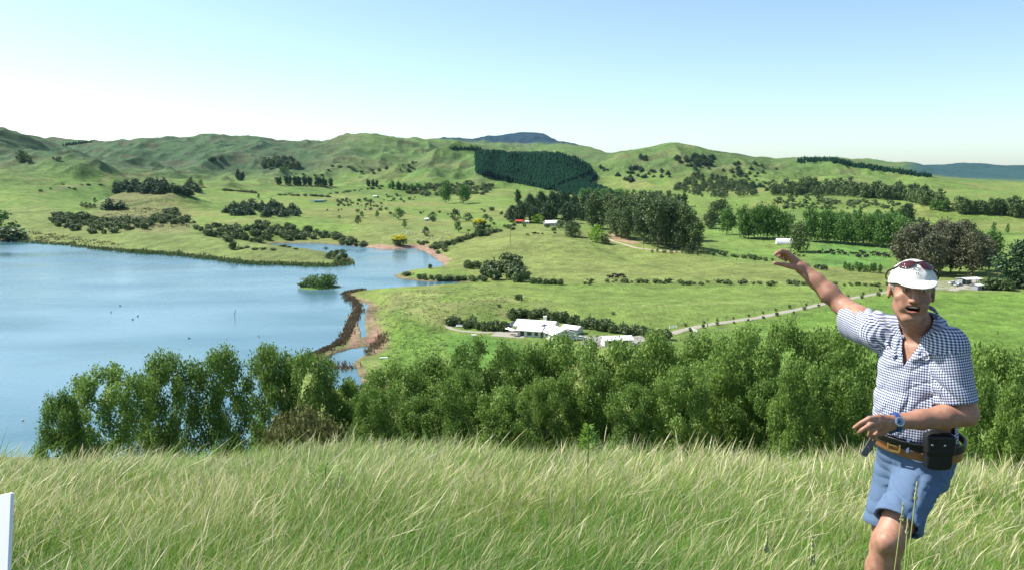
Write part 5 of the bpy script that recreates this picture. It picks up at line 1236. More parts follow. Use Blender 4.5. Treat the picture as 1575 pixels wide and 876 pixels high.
PARTS = [((tp(0,0,.25)), .48, lambda p: torso_d(p, -.024), .02), (NB, .2, neck_d, .03), (HC, .17, head_d, .02),
    ((SHR+ELR)/2, .26, limb(SHR, ELR, [.056,.050,.043]), .04), ((ELR+WRR)/2, .2, limb(ELR, WRR, [.040,.0425,.034,.028]), .02), (w(1212,398,3.72), .13, lambda p: hand_d(p, WRR, FR, THR), .016),
    ((SHL+ELL)/2, .26, limb(SHL, ELL, [.050,.048,.043]), .04), ((ELL+WRL)/2, .24, limb(ELL, WRL, [.041,.044,.036,.029]), .02), (w(1348,656,2.93), .14, lambda p: hand_d(p, WRL, FL, THL), .016),
    ((HIPL+KNL)/2, .4, limb(HIPL, KNL, [.078,.074,.064,.058]), .04), ((KNL+ANL)/2, .4, limb(KNL, ANL, [.056,.060,.057,.045,.038]), .02),
    ((HIPR+KNR)/2, .4, limb(HIPR, KNR, [.078,.074,.064,.056]), .04), ((KNR+ANR)/2, .4, limb(KNR, ANR, [.054,.060,.056,.045,.038]), .02),
    (KNL, .12, lambda p: ell_d(p, KNL+np.array([-.022,-.038,.004]), (.032,.026,.036)), .03)]
def body_d(p):
    c = (p.min(0)+p.max(0))/2; rad = np.linalg.norm(p.max(0)-c); d = None
    for (pc, pr, f, k) in PARTS:
        if len(p) < 20000 and np.linalg.norm(c-pc) > pr+rad+.09: continue
        e = f(p); d = e if d is None else smin(d, e, k)
    if d is None: d = np.full(len(p), .2)
    return d
def ax(*seg):
    o = [np.arange(a, b, h) for a, b, h in seg]; return np.concatenate(o)
coarse_pts = None
def nets_body():
    xs = ax((-.72,.12,.0034), (.12,.34,.006)); ys = ax((-.50,.06,.0034), (.06,.44,.006), (.44,.68,.0034)); zs = ax((-1.08,-.28,.008), (-.28,-.0,.006), (.0,.19,.0034), (.19,.48,.006), (.48,.90,.0032))
    return nets(body_d, xs, ys, zs, B=16)
V, Q = nets_body()
cen = V[Q].mean(1); hq = hl(cen); mi = np.zeros(len(Q), int)
inm = (np.abs(hq[:, 0]) < .023) & (np.abs(hq[:, 2]+.0615) < .0085) & (hq[:, 1] > .045) & (hq[:, 1] < .0865); mi[inm] = 2
lip = (np.abs(hq[:, 0]) < .028) & (hq[:, 2] > -.081) & (hq[:, 2] < -.045) & (hq[:, 1] > .0845) & ~inm & ((hq[:, 2] < -.066) | (hq[:, 2] > -.0545)); mi[lip] = 1
def skinmat(name, c1, c2, sss=.12):
    m, N, L, b = newmat(name); setp(b, .5, .35); b.inputs['Subsurface Weight'].default_value = sss; b.inputs['Subsurface Radius'].default_value = (.012, .005, .003); b.inputs['Subsurface Scale'].default_value = .6
    tc = N.new('ShaderNodeTexCoord'); n1_ = N.new('ShaderNodeTexNoise'); n1_.inputs['Scale'].default_value = 28; n1_.inputs['Detail'].default_value = 7; n1_.inputs['Roughness'].default_value = .7; L.new(tc.outputs['Object'], n1_.inputs['Vector'])
    mx = N.new('ShaderNodeMix'); mx.data_type = 'RGBA'; mx.inputs[6].default_value = (*c1, 1); mx.inputs[7].default_value = (*c2, 1)
    mr = N.new('ShaderNodeMapRange'); mr.inputs[1].default_value = .35; mr.inputs[2].default_value = .65; L.new(n1_.outputs['Fac'], mr.inputs[0]); L.new(mr.outputs[0], mx.inputs[0]); L.new(mx.outputs[2], b.inputs['Base Color'])
    bp = N.new('ShaderNodeBump'); bp.inputs['Strength'].default_value = .25; bp.inputs['Distance'].default_value = .003; L.new(n1_.outputs['Fac'], bp.inputs['Height']); L.new(bp.outputs[0], b.inputs['Normal'])
    return m
M['skin'] = skinmat('tanned_skin', (.29,.140,.090), (.43,.23,.152)); M['lip'] = skinmat('lips', (.34,.12,.09), (.40,.16,.12)); M['mouth'] = mat_plain('mouth_inside', (.05,.012,.01), .6)
MAN = link('person', npmesh('person', V, Q, True, matidx=mi), [M['skin'], M['lip'], M['mouth']], None, OM)
tag(MAN, 'man in white cap and blue checked shirt pointing across the valley from the long grass', 'person')
ks_ = lambda name, f, lo, hi, h, mt: sdfmesh(name, f, lo, hi, h, mt, MAN)

# cloth
def folds(p, amp, k, seed, dirx=(1, .3, .2), stretch=.25):
    """creases: noise stretched along a direction"""
    d = np.array(dirx, float); d /= np.linalg.norm(d); a = np.cross(d, [.2, 1, .1]); a /= np.linalg.norm(a)
    s = p@d*k*stretch; t = p@a*k; r = 1-np.abs(2*vnoise(t+.6*np.sin(s*2), s, seed)-1); return amp*(r-.5)
SLR = w(1309, 489, 3.555); SLL = w(1474, 618, 3.02); axR = (SLR-SHR)/np.linalg.norm(SLR-SHR); axL = (SLL-SHL)/np.linalg.norm(SLL-SHL)
def sleeve(p, s, e, r0, r1, axd, drop):
    d = cone_d(p, s-axd*.02, e+axd*.03, r0, r1); d = smin(d, cone_d(p, s-axd*.0+np.array(drop)*.3, e+axd*.03+np.array(drop), r0*.9, r1*.85), .02)
    return d
def shirt_solid(p):
    d = torso_d(p, .0); l, f, z = tframe(p)
    d = d + folds(p, .019, 17, 501, (-.75, 0, -.66))*sstep(.10, .42, z) + folds(p, .015, 14, 502, (.3, .2, 1))*sstep(.45, .1, z) + folds(p, .007, 38, 503, (-.5, .4, -.8), .3)
    d = smin(d, cone_d(p, NB+np.array([0,0,.0]), SHR, .070, .062), .05); d = smin(d, cone_d(p, NB, SHL, .066, .060), .05)
    sr = sleeve(p, SHR, SLR, .074, .072, axR, (0,0,-.040)) + folds(p, .014, 26, 504, tuple(axR+np.array([0,0,.6])))
    sl = sleeve(p, SHL, SLL, .068, .078, axL, (-.006,-.004,0)) + folds(p, .016, 24, 505, tuple(axL+np.array([.5,0,0])))
    return smin(smin(d, sr, .035), sl, .03)
neckax = (hw_((0,-.035,-.06))-NB); neckax /= np.linalg.norm(neckax)
VB = tp(.012, .10, .405)                                      # foot of the open neck
def surf(l, z, off=0.0):
    fs_ = np.arange(.22, -.1, -.002); pts = np.array([tp(l, f, z) for f in fs_]); d = shirt_solid(pts); k = int(np.argmax(d < off)); return tp(l, fs_[k], z)
def onray(u, v, off):
    ys_ = np.arange(2.7, 3.3, .002); pts = np.array([w(u, v, y) for y in ys_]); d = torso_d(pts, off); return pts[int(np.argmax(d < 0))]
CP = {s_: (NB+Lv*(s_*.060)+Fv*.046+Uv*.052, surf(s_*.040-.012, .425, .004), surf(s_*.098-.006, .462, .004)) for s_ in (-1, 1)}
def shirt_d(p):
    d = shirt_solid(p); l, f, z = tframe(p)
    inpk = (np.abs(l-.095) < .055) & (np.abs(z-.275) < .065) & (f > 0)
    d = d - .0035*inpk - .0025*((np.abs(l-.014) < .014) & (f > 0) & (z < .41))
    shell = np.maximum(d, -(d+.0065))
    # collar stand and two flaps
    q = p-(NB+neckax*.050); h = q@neckax; rr = np.linalg.norm(q-h[:, None]*neckax, axis=1)
    ql = q@Lv; qf = q@Fv
    st = np.maximum(np.abs(rr-.079)-.0045, np.abs(h-.004-.35*np.clip(-qf, -.05, .05))-.021)
    gap = (qf > 0) & (np.abs(ql-.004) < .030)
    st = np.where(gap, np.maximum(st, .03-np.abs(ql-.004)), st)
    fl = None
    for s in (-1, 1):
        c0, c1, mid = CP[s]
        e1 = chain(p, [c0, c1], [.009, .006]); e2 = chain(p, [c0-Lv*s*-.012-Uv*.004, mid], [.009, .006]); e3 = cone_d(p, mid, c1, .006, .006); e4 = cone_d(p, (c0+mid)/2, c1, .007, .006)
        e = smin(smin(smin(e1, e2, .012), e3, .012), e4, .012); fl = e if fl is None else np.minimum(fl, e)
    nk = neck_d(p)-.006
    # cuts
    shell = np.maximum(shell, .098-.05*l - z + .012*np.sin(l*18+f*9))            # hem
    tor = torso_d(p); dr_ = cone_d(p, SHR, SLR+axR*.06, .085, .10); dl_ = cone_d(p, SHL, SLL+axL*.06, .075, .09)
    shell = np.maximum(shell, np.where((dr_ < tor+.02), (p-SLR)@axR, -1)); shell = np.maximum(shell, np.where((dl_ < tor), (p-SLL)@axL, -1))
    vx = l+.004; wedge = np.maximum(np.abs(vx)-.42*(z-.395), .02-f); wedge = np.where(z > .395, wedge, .05)
    shell = np.maximum(shell, -wedge)
    shell = np.maximum(shell, -(nk-.002))
    out = np.minimum(shell, np.minimum(st, smax(fl, -(nk), .004)))
    return out
V, Q = nets(shirt_d, ax((-.42,.30,.0034)), ax((-.34,.50,.0034)), ax((.03,.63,.0034)), B=16)
cen = V[Q].mean(1); pR = (cen-SHR)@axR; dRl = cone_d(cen, SHR, SLR, .0, .0); pL = (cen-SHL)@axL; dLl = cone_d(cen, SHL, SLL, .0, .0)
tor = torso_d(cen); isR = (pR > .015) & (dRl-.085 < tor) & (tor > .006); isL = (pL > .02) & (dLl-.08 < tor) & (tor > .0)
def cyl_uv(P_, s, axd):
    q = P_-s; t = q@axd; e1 = np.cross(axd, [0, 1, .1]); e1 /= np.linalg.norm(e1); e2 = np.cross(axd, e1)
    return np.stack([np.arctan2(q@e1, q@e2)*.078, t], -1)
def tor_uv(P_):
    l, f, z = tframe(P_.reshape(-1, 3)); return np.stack([np.arctan2(l, f+.0)*.158, z], -1).reshape(P_.shape[:-1]+(2,))
LP_ = V[Q]; uv = tor_uv(LP_)
for msk, s, a_ in ((isR, SHR, axR), (isL, SHL, axL)):
    if msk.any(): uv[msk] = cyl_uv(LP_[msk].reshape(-1, 3), s, a_).reshape(-1, 4, 2)
wr = (uv[..., 0].max(1)-uv[..., 0].min(1)) > .2; uv[wr] = uv[wr].mean(1, keepdims=True)
m, N, L, b = newmat('checked_cloth'); setp(b, .85, .15)
uvn = N.new('ShaderNodeUVMap'); sx = N.new('ShaderNodeSeparateXYZ'); L.new(uvn.outputs[0], sx.inputs[0])
def band(sock, per):
    a1 = N.new('ShaderNodeMath'); a1.operation = 'DIVIDE'; a1.inputs[1].default_value = per; L.new(sock, a1.inputs[0])
    a2 = N.new('ShaderNodeMath'); a2.operation = 'FRACT'; L.new(a1.outputs[0], a2.inputs[0])
    a3 = N.new('ShaderNodeMath'); a3.operation = 'LESS_THAN'; a3.inputs[1].default_value = .52; L.new(a2.outputs[0], a3.inputs[0]); return a3.outputs[0]
PER = .0104; bu = band(sx.outputs[0], PER); bv_ = band(sx.outputs[1], PER)
ad = N.new('ShaderNodeMath'); ad.operation = 'ADD'; L.new(bu, ad.inputs[0]); L.new(bv_, ad.inputs[1])
rp = N.new('ShaderNodeValToRGB'); rp.color_ramp.interpolation = 'CONSTANT'; e = rp.color_ramp.elements; e[0].position = 0; e[0].color = (.72,.72,.74,1); e[1].position = .4; e[1].color = (.28,.31,.43,1); n_ = rp.color_ramp.elements.new(.9); n_.color = (.022,.027,.075,1)
dv = N.new('ShaderNodeMath'); dv.operation = 'MULTIPLY'; dv.inputs[1].default_value = .5; L.new(ad.outputs[0], dv.inputs[0]); L.new(dv.outputs[0], rp.inputs[0]); L.new(rp.outputs[0], b.inputs['Base Color'])
M['check'] = m
shirt = link('shirt', npmesh('shirt', V, Q, True, uv=uv.reshape(-1, 2)), M['check'], MAN)
for z in (.35, .26, .17):
    c = surf(.0, z, -.003); mb = MB(); mb.tube([c, c+Fv*.004], .0055, 10); mb.build('button', M['white'], shirt)

# shorts
M['denim'] = mat_plain('blue_cotton', (.10,.155,.25), .85, .15, var=.14, scale=16, bump=0)
HEML = w(1381, 804, 3.00); HEMR = w(1361, 808, 3.235); aL = (HEML-HIPL)/np.linalg.norm(HEML-HIPL); aR = (HEMR-HIPR)/np.linalg.norm(HEMR-HIPR)
def shorts_d(p):
    l, f, z = tframe(p)
    d = np.where(z > -.14, torso_d(p+np.array([0, 0, 0]), .004, .004), .1); d = smax(d, z-.105, .01)
    kl = cone_d(p, HIPL+np.array([-.0,0,.01]), HEML+aL*.05, .097, .086); kr = cone_d(p, HIPR+np.array([0,0,.01]), HEMR+aR*.05, .096, .080)
    kl = kl + folds(p, .017, 20, 511, (.6,.2,.7), .35) + folds(p, .006, 44, 514, (.8,.3,-.4), .3); kr = kr + folds(p, .016, 20, 512, (.7,.2,.6), .35)
    kl = kl - .0025*((p-HEML)@aL > -.022); kr = kr - .0025*((p-HEMR)@aR > -.022)
    d = smin(smin(d, kl, .03), kr, .03) + folds(p, .006, 30, 513, (1,.3,.5), .3)
    d = d - .003*((np.abs(l+.0-.004) < .02) & (f > .02) & (z > -.12))
    sh = np.maximum(d, -(d+.012)); sh = np.maximum(sh, z-.098)
    nearL = kl < kr; sh = np.maximum(sh, np.where(nearL, (p-HEML)@aL, (p-HEMR)@aR)); return sh
ks_('shorts', shorts_d, (-.26,-.34,-.33), (.26,.32,.10), .0042, M['denim'])
# belts
M['tan'] = mat_plain('tan_leather', (.30,.13,.045), .5, .4, var=.25, scale=60); M['blackl'] = mat_plain('black_leather', (.012,.012,.013), .42, .4, var=.2, scale=40)
def beltband(z0, z1, off, th, tilt): 
    def f(p):
        d = torso_d(p, off, 0.0); l, q, z = tframe(p); zt = z+tilt*l; return np.maximum(np.maximum(d, -(d+th)), np.maximum(zt-z1, z0-zt))
    return f
belt = ks_('belt', beltband(.040, .076, .023, .008, .10), (-.28,-.28,-.02), (.28,.28,.14), .0034, M['tan'])
bc = onray(1376, 684, .025); l0 = float((bc[:2]-TC)@Lv[:2]); bn = Fv*.93+Lv*(l0/.186)*.36; bn /= np.linalg.norm(bn); bs = np.cross(bn, Uv); bs /= np.linalg.norm(bs); BMx = Matrix([list(bs), list(bn), [0,0,1]]).transposed()
M['brass'] = mat_plain('brass', (.55,.38,.16), .35, .5, metal=.8)
mb = MB()
for dx, dz, sx_, sz_ in ((-.024,0,.006,.050),(.024,0,.006,.050),(0,.022,.052,.006),(0,-.022,.052,.006)): mb.box(Vector(bc)+BMx@Vector((dx,0.004,dz)), (sx_,.006,sz_), rot=BMx)
mb.box(Vector(bc)+BMx@Vector((0.004,.004,0)), (.036,.004,.005), rot=BMx); mb.build('buckle', M['brass'], belt)
mb = MB(); mb.box(Vector(onray(1397, 685, .027)), (.011,.008,.052), rot=BMx); mb.build('belt_loop', M['denim'], belt)
tb = ks_('tool_belt', beltband(.082, .114, .031, .008, .08), (-.28,-.28,.02), (.28,.28,.18), .0034, M['blackl'])
PC = w(1443, 693, 3.01); pn = np.array([-.12,-.99,0]); pn /= np.linalg.norm(pn); ps = np.cross(pn, Uv); PM = np.stack([ps, pn, Uv], 1)
def pouch_d(p):
    q = (p-PC)@PM; d = box_d(p, PC, (.050,.026,.074), .014, PM); d = smax(d, np.linalg.norm(q[:, [0, 2]]-np.array([0,.012]), axis=1)-.092, .02)
    flap = np.maximum(box_d(p, PC+Uv*.03, (.0535,.030,.040), .010, PM), -10); d = np.minimum(d, flap); return smin(d, cone_d(p, PC+Uv*.05-pn*.03, PC+Uv*.085-pn*.06, .03, .02), .02)
po = ks_('pouch', pouch_d, tuple(PC-.13), tuple(PC+.13), .0036, M['blackl']); po.parent = tb
M['steel'] = mat_plain('steel', (.6,.6,.6), .25, .5, metal=.9)
for dx in (-.010, .036):
    mb = MB(); c = PC+PM@np.array([dx,.031,.034]); mb.sphere(tuple(c), (.0055,.0055,.0055), 10, 6); mb.build('stud', M['steel'], po, True)
a0_, a1_ = w(1347, 668, 2.95), w(1330, 696, 2.945); dd = (a1_-a0_); Ls = np.linalg.norm(dd); dd = dd/Ls; nn_ = np.array([-.25,-.95,-.1]); nn_ -= dd*(nn_@dd); nn_ /= np.linalg.norm(nn_); ss = np.cross(nn_, dd); SM = np.stack([ss, nn_, dd], 1); sc_ = (a0_+a1_)/2
M['greyl'] = mat_plain('grey_leather', (.10,.10,.105), .4, .45, var=.2, scale=60)
def strap_d(p):
    q = (p-sc_)@SM; d = box_d(p, sc_, (.0135,.0028,Ls/2+.012), .0026, SM); d = smax(d, np.linalg.norm(q[:, [0, 2]]-np.array([0,Ls/2-.004]), axis=1)*1.0-.0175-1.0*(q[:, 2] < Ls/2-.004), .002)
    for t in (.012, -.018): d = np.maximum(d, .0032-np.linalg.norm(q[:, [0, 2]]-np.array([0,t]), axis=1))
    return d
st_ = ks_('strap', strap_d, tuple(sc_-.07), tuple(sc_+.07), .0016, M['greyl']); st_.parent = tb
# boots and socks
M['boot'] = mat_plain('brown_boots', (.10,.06,.035), .6, .3); M['sock'] = mat_plain('grey_socks', (.3,.3,.29), .9, .1)
for AN in (ANL, ANR):
    ft = AN+np.array([-.10,-.14,-.045]); f = lambda p, AN=AN, ft=ft: smax(smin(cone_d(p, AN+np.array([0,0,.06]), AN+np.array([.01,.015,-.03]), .052, .050), cone_d(p, AN+np.array([0,0,-.035]), ft, .047, .043), .04), AN[2]-.088-p[:, 2], .006)
    ks_('boot', f, tuple(AN+np.array([-.2,-.24,-.14])), tuple(AN+np.array([.12,.12,.16])), .007, M['boot'])
    f = lambda p, AN=AN: np.maximum(cone_d(p, AN, AN+np.array([0,0,.16]), .046, .052), np.abs(p[:, 2]-AN[2]-.10)-.05); ks_('sock', f, tuple(AN+np.array([-.1,-.1,0])), tuple(AN+np.array([.1,.1,.2])), .006, M['sock'])
# watch
fa_ = (WRL-ELL)/np.linalg.norm(WRL-ELL); WC = w(1375, 646.5, 2.97); WC = WRL+fa_*float((WC-WRL)@fa_)
M['strapb'] = mat_plain('blue_strap', (.02,.06,.22), .6, .3)
def wst(p):
    t = (p-WC)@fa_; rr = np.linalg.norm(p-WC-t[:, None]*fa_, axis=1); d = body_d(p); return np.maximum(np.maximum(d-.0055, -(d-.0)), np.abs(t)-.0105)
wa = ks_('watch', wst, tuple(WC-.055), tuple(WC+.055), .0025, M['strapb'])
tc_ = -(WC+np.array(OM))+np.array([0,0,CAMZ]); tc_ -= fa_*(tc_@fa_); tc_ /= np.linalg.norm(tc_); cc = WC+tc_*.033
mb = MB(); mb.tube([cc-tc_*.006, cc+tc_*.004, cc+tc_*.006], [.0195,.0195,.0165], 24); mb.build('watch_case', M['steel'], wa)
mb = MB(); mb.tube([cc+tc_*.0045, cc+tc_*.0068], .0140, 24); fd = mb.build('dial', mat_plain('grey_dial', (.16,.20,.24), .3, .5), wa)
# head things
def teeth_d(p): q = hl(p); return smax(np.abs(np.linalg.norm(q[:, :2]-np.array([0,.052]), axis=1)-.0265)-.003, np.maximum(np.abs(q[:, 2]+.0548)-.0036, .062-q[:, 1]), .001)
ks_('teeth', teeth_d, tuple(HC-.12), tuple(HC+.12), .0022, mat_plain('teeth', (.70,.66,.56), .3, .4, var=.04))
for s in (-1, 1):
    c = hw_((s*.031,.0718,.0105)); mb = MB(); mb.sphere(tuple(c), .0112, 14, 10); eo = mb.build('eye', mat_plain('eye_white', (.6,.57,.54), .2, .5), MAN, True)
    ce = hw_((s*.031,.0800,.0100)); mb = MB(); mb.sphere(tuple(ce), .0048, 10, 8); mb.build('iris', M['dark'], eo, True)
    f = lambda p, s=s: cone_d(p, hw_((s*.014,.0885,.0300)), hw_((s*.046,.0725,.0290)), .0040, .0030); ks_('eyebrow', f, tuple(hw_((s*.03,.08,.03))-.04), tuple(hw_((s*.03,.08,.03))+.04), .002, mat_plain('grey_hair', (.17,.155,.14), .9, .1, var=.4, scale=120))
def hair_d(p):
    q = hl(p); x = q.copy(); x[:, 0] = np.abs(x[:, 0]); d = ell_d(q, (0,-.020,.035), (.0805,.099,.085)) + .002*np.sin(q[:, 2]*400+q[:, 1]*300)
    d = np.maximum(d, -(d+.012)); d = np.maximum(d, np.maximum(q[:, 1]-.022-.5*(q[:, 2]-.0), -(q[:, 2]+.055-.9*np.clip(q[:, 1], 0, .05)))); d = np.maximum(d, .016-np.linalg.norm(x-np.array([.085,-.01,.0]), axis=1)); return d
ks_('hair', hair_d, tuple(HC-.14), tuple(HC+.14), .0035, mat_plain('grey_short_hair', (.22,.20,.18), .9, .1, var=.45, scale=90, bump=.5))
M['capw'] = mat_plain('white_cap_cloth', (.66,.65,.60), .85, .15, var=.06, scale=20); 
def cap_d(p):
    q = hl(p); d = ell_d(q, (0,-.012,.040), (.0875,.106,.094)); d = d + .0022*vnoise(q[:, 0]*60, q[:, 2]*40+q[:, 1]*30, 77)
    zc = .030 + .10*np.clip(-q[:, 1], -.02, .1)*-.1; cr = np.maximum(np.maximum(d, -(d+.006)), zc-q[:, 2])
    zb = .052-.52*(q[:, 1]-.080)-1.6*q[:, 0]**2; e = np.sqrt((q[:, 0]/.079)**2+((q[:, 1]-.055)/.094)**2); br = np.maximum(np.abs(q[:, 2]-zb)*.88-.0022, np.maximum((e-1)*.075, .045-q[:, 1]))
    br = np.maximum(br, -(d+.004)); return smin(cr, br, .004)
cap = ks_('cap', cap_d, tuple(HC-.18), tuple(HC+.18), .003, M['capw'])
def onface(x, z, off=.0012):                                  # point on the cap front
    k = 1-(x/.0875)**2-((z-.040)/.094)**2; y = math.sqrt(max(k, 0))*.106-.012; return hw_((x, y+off, z))
mb = MB(); g = random.Random(4); em = Matrix([list(HM[:, 0]), list(HM[:, 1]), list(HM[:, 2])]).transposed()
for (x, z, lx, lz, rr_) in ((-.010,.093,.010,.002,.3),(.002,.0965,.012,.002,.15),(.010,.092,.008,.0022,-.3),(-.014,.0875,.006,.002,.2),(-.004,.088,.005,.0025,0),(.005,.0875,.006,.002,.1),(-.003,.0765,.003,.0035,0),(.004,.0765,.003,.0035,0),(.014,.0965,.004,.002,.4)):
    c = onface(x, z); mb.box(tuple(c), (lx,.0012,lz), rot=em@Matrix.Rotation(rr_, 3, 'Y')@Matrix.Rotation(R(-28), 3, 'X'))
mb.build('emblem', mat_plain('dark_thread', (.06,.06,.05), .8, .2), cap)
def glasses_d(p):
    q = hl(p); x = q.copy(); x[:, 0] = np.abs(x[:, 0])
    def s_(xx, z, o=.004): k = 1-(xx/.0875)**2-((z-.040)/.094)**2; return (xx, math.sqrt(max(k, 0))*.106-.012+o, z)
    top = chain(x, [s_(.0,.117,.007), s_(.022,.122,.006), s_(.046,.114,.006), s_(.066,.095,.007)], [.0035,.0045,.0045,.004])
    arm = chain(x, [s_(.066,.095,.007), (.092,.0,.078), (.0935,-.05,.058), (.084,-.09,.045)], [.004,.0036,.0034,.003])
    return np.minimum(top, arm)
sg = ks_('sunglasses', glasses_d, tuple(HC-.17), tuple(HC+.17), .0028, M['blackl'])
def lens_d(p):
    q = hl(p); x = q.copy(); x[:, 0] = np.abs(x[:, 0]); d = ell_d(q, (0,-.012,.040), (.0925,.111,.099)); e = np.sqrt(((x[:, 0]-.034)/.029)**2+((x[:, 2]-.107+.25*(x[:, 0]-.034))/.0135)**2)
    return np.maximum(np.maximum(np.abs(d)-.0018, (e-1)*.012), .0-q[:, 1])
for s in (-1, 1):
    f = lambda p, s=s: np.maximum(lens_d(p), -s*hl(p)[:, 0]); lo_ = sdfmesh('lens', f, tuple(HC-.17), tuple(HC+.17), .0028, mat_plain('dark_red_lens', (.06,.012,.012), .08, .7), sg)
# ------------------------------------------------------------ long grass on the near hill
def blades(name, n, rmin, rmax, amax, hm, hs_, wm, lean, cols, label, seed, seg=3, head=0.0, maskf=None, pw=1.0, scat=.42):
    g = np.random.default_rng(seed)
    r = (rmin**pw + (rmax**pw-rmin**pw)*g.random(n))**(1/pw); a = (g.random(n)*2-1)*amax
    x = np.sin(a)*r; y = np.cos(a)*r
    if maskf is not None:
        k = g.random(n) < maskf(x, y); x, y, r = x[k], y[k], r[k]; n = len(x)
    z = hgt(x, y)
    clump = fbm(x*1.1, y*1.1, 3, 301); h = hm*(.55+.9*clump)*np.clip(1+hs_*g.normal(size=n), .35, 1.8)
    wind = lean*(.6+.9*fbm(x*.5+9, y*.5, 2, 305))
    an = g.normal(size=n)*1.0; cu = .35+.5*g.random(n)
    th = (fbm(x*.45+31, y*.45, 3, 307)-.5)*5.0; ph = g.random(n)*6.283; sp = np.abs(g.normal(size=n))*scat
    dx = wind*(.35+.65*np.cos(th)) + np.cos(ph)*sp; dy = wind*.6*np.sin(th) + np.sin(ph)*sp
    w = wm*(.6+.8*g.random(n))*np.clip(r/3.4, .65, 2.2)
    fa = g.random(n)*math.pi; wx = np.cos(fa)*w*.5; wy = np.sin(fa)*w*.5
    T = np.linspace(0, 1, seg+1) if head == 0 else np.array([0, .4, .68, .76, .88, 1.0]); Vs = []
    for i, t in enumerate(T):
        b = t**1.8; px = x+dx*h*b; py = y+dy*h*b; pz = z-.03+h*(t-.28*cu*np.minimum(1, np.hypot(dx, dy))*b)
        if head > 0:
            ww = {0: .5, 1: .42, 2: .4}.get(i, 0) if t < .7 else None
            ww = .32 if t < .72 else (1.7 if t < .93 else .25)
        else: ww = 1-t*.9
        Vs += [np.column_stack([px-wx*ww, py-wy*ww, pz]), np.column_stack([px+wx*ww, py+wy*ww, pz])]
    V = np.stack(Vs, 1).reshape(-1, 3); K = 2*(seg+1); base = np.arange(n)*K; Fq = []
    for i in range(seg): Fq.append(np.column_stack([base+2*i, base+2*i+1, base+2*i+3, base+2*i+2]))
    Fq = np.stack(Fq, 1).reshape(-1, 4)
    c = np.array(cols); pn = fbm(x*.75+5, y*.75, 3, 311); t = np.clip((pn-.32)/.36, 0, 1)[:, None]
    base_c = c[0]*(1-t)+c[1]*t; s = (g.random(n) < .07+.36*np.clip((pn-.42)*3, 0, 1))[:, None]
    bc = np.where(s, c[2], base_c)*(.7+.6*g.random((n, 1)))
    col = np.repeat(bc, K, 0); tt = np.tile(np.repeat(T, 2), n)[:, None]
    col *= (.55+.45*np.minimum(1, tt*2.2)) if False else 1.0; tip = np.array(c[3]); col = col*(1-tt**2*.4)+tip*tt**2*.4      # blades dry out toward the tip
    o = link(name, npmesh(name, V, Fq, False, {'bladecol': col}), M['blade'])
    return tag(o, label, 'grass', kind='stuff')
m, N, L, b = newmat('grass_blades'); setp(b, .45, .35); M['blade'] = m
a_ = N.new('ShaderNodeAttribute'); a_.attribute_name = 'bladecol'; L.new(a_.outputs['Color'], b.inputs['Base Color'])
tr = N.new('ShaderNodeBsdfTranslucent'); L.new(a_.outputs['Color'], tr.inputs[0]); ms = N.new('ShaderNodeMixShader'); ms.inputs[0].default_value = .35
L.new(b.outputs[0], ms.inputs[1]); L.new(tr.outputs[0], ms.inputs[2]); L.new(ms.outputs[0], N['Material Output'].inputs[0])
GC = [(.13, .28, .018), (.24, .37, .045), (.42, .43, .16), (.33, .42, .10)]
AM = R(42)
blades('long_grass', 330000, 1.0, 11.5, AM, .215, .42, .0024, .28, GC, 'long pale green meadow grass bending to the right across the whole foreground', 21, 3, pw=1.35, scat=.85)
blades('seeding_grass', 62000, 1.2, 10.8, AM, .27, .34, .0018, .26, [(.34, .36, .14), (.46, .43, .20), (.60, .55, .34), (.66, .60, .40)], 'straw coloured seed heads standing above the foreground grass', 22, 5, head=1, pw=1.5)
green = lambda x, y: .35+.65*sstep(.45, .56, fbm(x*.8+3, y*.8+1, 3, 320))
blades('green_undergrowth', 330000, 1.1, 10.5, AM, .17, .45, .0065, .2, [(.05, .19, .015), (.10, .26, .025), (.17, .27, .05), (.15, .30, .04)], 'bright green leafy growth showing in patches through the pale grass', 23, 3, maskf=green, pw=1.35, scat=1.1)
blades('slope_grass', 60000, 11.0, 60, AM, .4, .3, .014, .5, GC, 'coarser grass down the steep slope beyond the crest', 24, 2, pw=1.2)
# single plants that stand out
def seedstalk(u, v, y, h, label, lean=.1, fat=1.0):
    p = at(u, v, y); mb = MB(); g = random.Random(int(u)); mb.tube([(-lean*h*.6, 0, -h), (-lean*h*.25, .01, -h*.5), (0, 0, 0)], [.0025, .002, .0015], 5)
    r = link('grass_stalk', mb.data('grass_stalk', True), M['strawstalk'], None, p); hd = MB()
    for k in range(46):
        t = g.random(); an = g.random()*6.28; s = .0042*fat*(1.2-t*.5); rr = .011*fat*(1-t*.75)*g.random(); q = (math.cos(an)*rr, math.sin(an)*rr, -.085*fat+.10*fat*t); hd.sphere(q, (s*.7, s*.7, s*1.9), 5, 4)
    hd.build('seed_head', M['strawhead'], r, True); tag(r, label, 'grass stalk', 'single seed stalks in the foreground')
M['strawstalk'] = mat_plain('green_stalk', (.22, .28, .08), .7, .2); M['strawhead'] = mat_plain('seed_head', (.38, .40, .20), .9, .1, var=.35, scale=90)
seedstalk(1410, 744, 2.55, .75, 'tall tufted seed head crossing the front of the blue shorts', .05, .62)
seedstalk(1389, 776, 2.5, .65, 'shorter tufted seed head below and left of the tall one at the shorts', .08, .6)
seedstalk(1396, 800, 2.4, .6, 'lowest seed head between the hem of the shorts and the grass', -.05, .5)
seedstalk(1180, 816, 2.1, .5, 'pale fluffy seed head in the green patch left of the man', .1, .8)
seedstalk(1250, 830, 2.0, .45, 'brownish fluffy seed head right of the pale fluffy one', .12, .8)
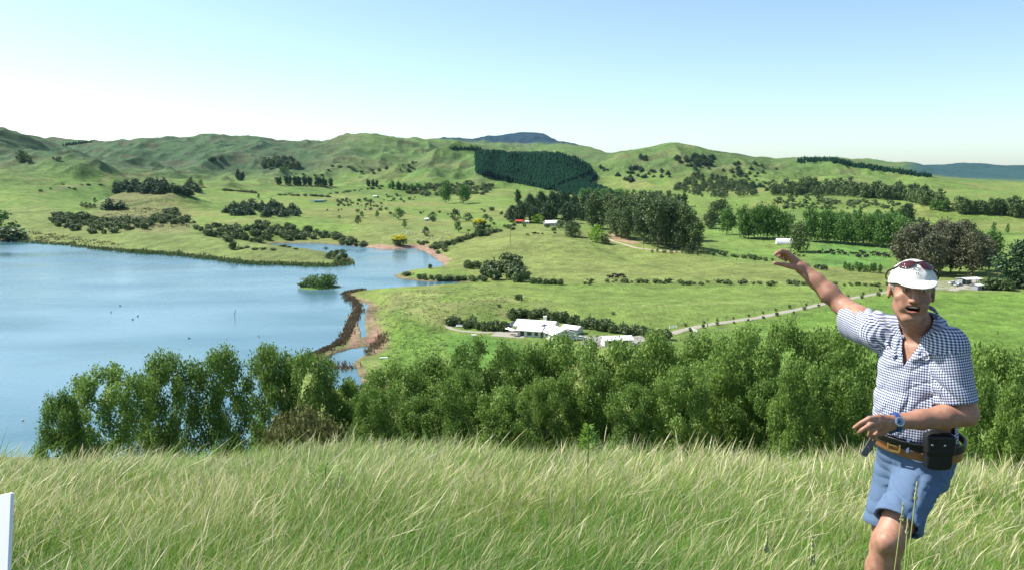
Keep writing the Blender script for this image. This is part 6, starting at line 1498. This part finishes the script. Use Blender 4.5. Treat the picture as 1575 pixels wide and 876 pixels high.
def weed(u, v, y, h, label, mat='lime', n=70, name='weed', w=.16):
    p = at(u, v, y); mb = MB(); mb.tube([(0,0,-h-.3), (0,0,-h*.4), (.01,0,0)], [.006,.005,.003], 5); o = link(name, mb.data(name, True), M['strawstalk'], None, p); g = np.random.default_rng(int(u))
    t = g.random(n); an = g.random(n)*6.28; z = -h*t; rr = w*(.25+.75*t)*g.random(n)**.5; c = np.column_stack([np.cos(an)*rr, np.sin(an)*rr, z])
    dirv = np.column_stack([np.cos(an), np.sin(an), .5+0*an]); dirv /= np.linalg.norm(dirv, axis=1)[:, None]; sd_ = np.column_stack([-np.sin(an), np.cos(an), 0*an]); s = .024*(.6+.7*g.random(n))[:, None]
    V = np.stack([c-dirv*s, c-sd_*s*.35, c+dirv*s, c+sd_*s*.35], 1).reshape(-1, 3)
    link('leaves', npmesh('leaves', V, np.arange(n*4).reshape(n, 4), False, {'rnd': np.repeat(g.random(n), 4)}), M[mat], o); tag(o, label, 'weed')
weed(905, 652, 6.2, .22, 'bright green leafy weed sticking up from the grass crest', 'lime', 260, w=.13)
weed(500, 712, 5.4, .16, 'low dark green weed in the grass below the olive bush', 'willow', 160, w=.22)
# corner of a white board at the lower left
r = empty('white_board', at(-53, 884, 1.55)); r.rotation_euler = (R(-32), R(-13), R(2))
mb = MB(); mb.box((0, 0, 0), (.190, .010, .30)); o = mb.build('panel', M['white'], r); bv = o.modifiers.new('b', 'BEVEL'); bv.width = .003
mb = MB(); mb.tube([(0,.02,-.02),(0,.55,-.75)], .02, 8); mb.build('post', M['wood'], r)
tag(r, 'plain white board whose corner shows in the lower left of the grass', 'board')
# ------------------------------------------------------------ haze
hb = MB(); HH = 13500
hb.box((0, 0, 190), (2*HH, 2*HH, 400)); m = bpy.data.materials.new('haze'); m.use_nodes = True; N = m.node_tree.nodes; N.remove(N['Principled BSDF'])
pv = N.new('ShaderNodeVolumePrincipled'); pv.inputs['Density'].default_value = HAZE_D; pv.inputs['Color'].default_value = (.50, .76, 1.0, 1); pv.inputs['Anisotropy'].default_value = .25
m.node_tree.links.new(pv.outputs[0], N['Material Output'].inputs['Volume'])
tag(hb.build('haze', m), 'thin blue haze in the air over the valley', 'haze', kind='stuff')
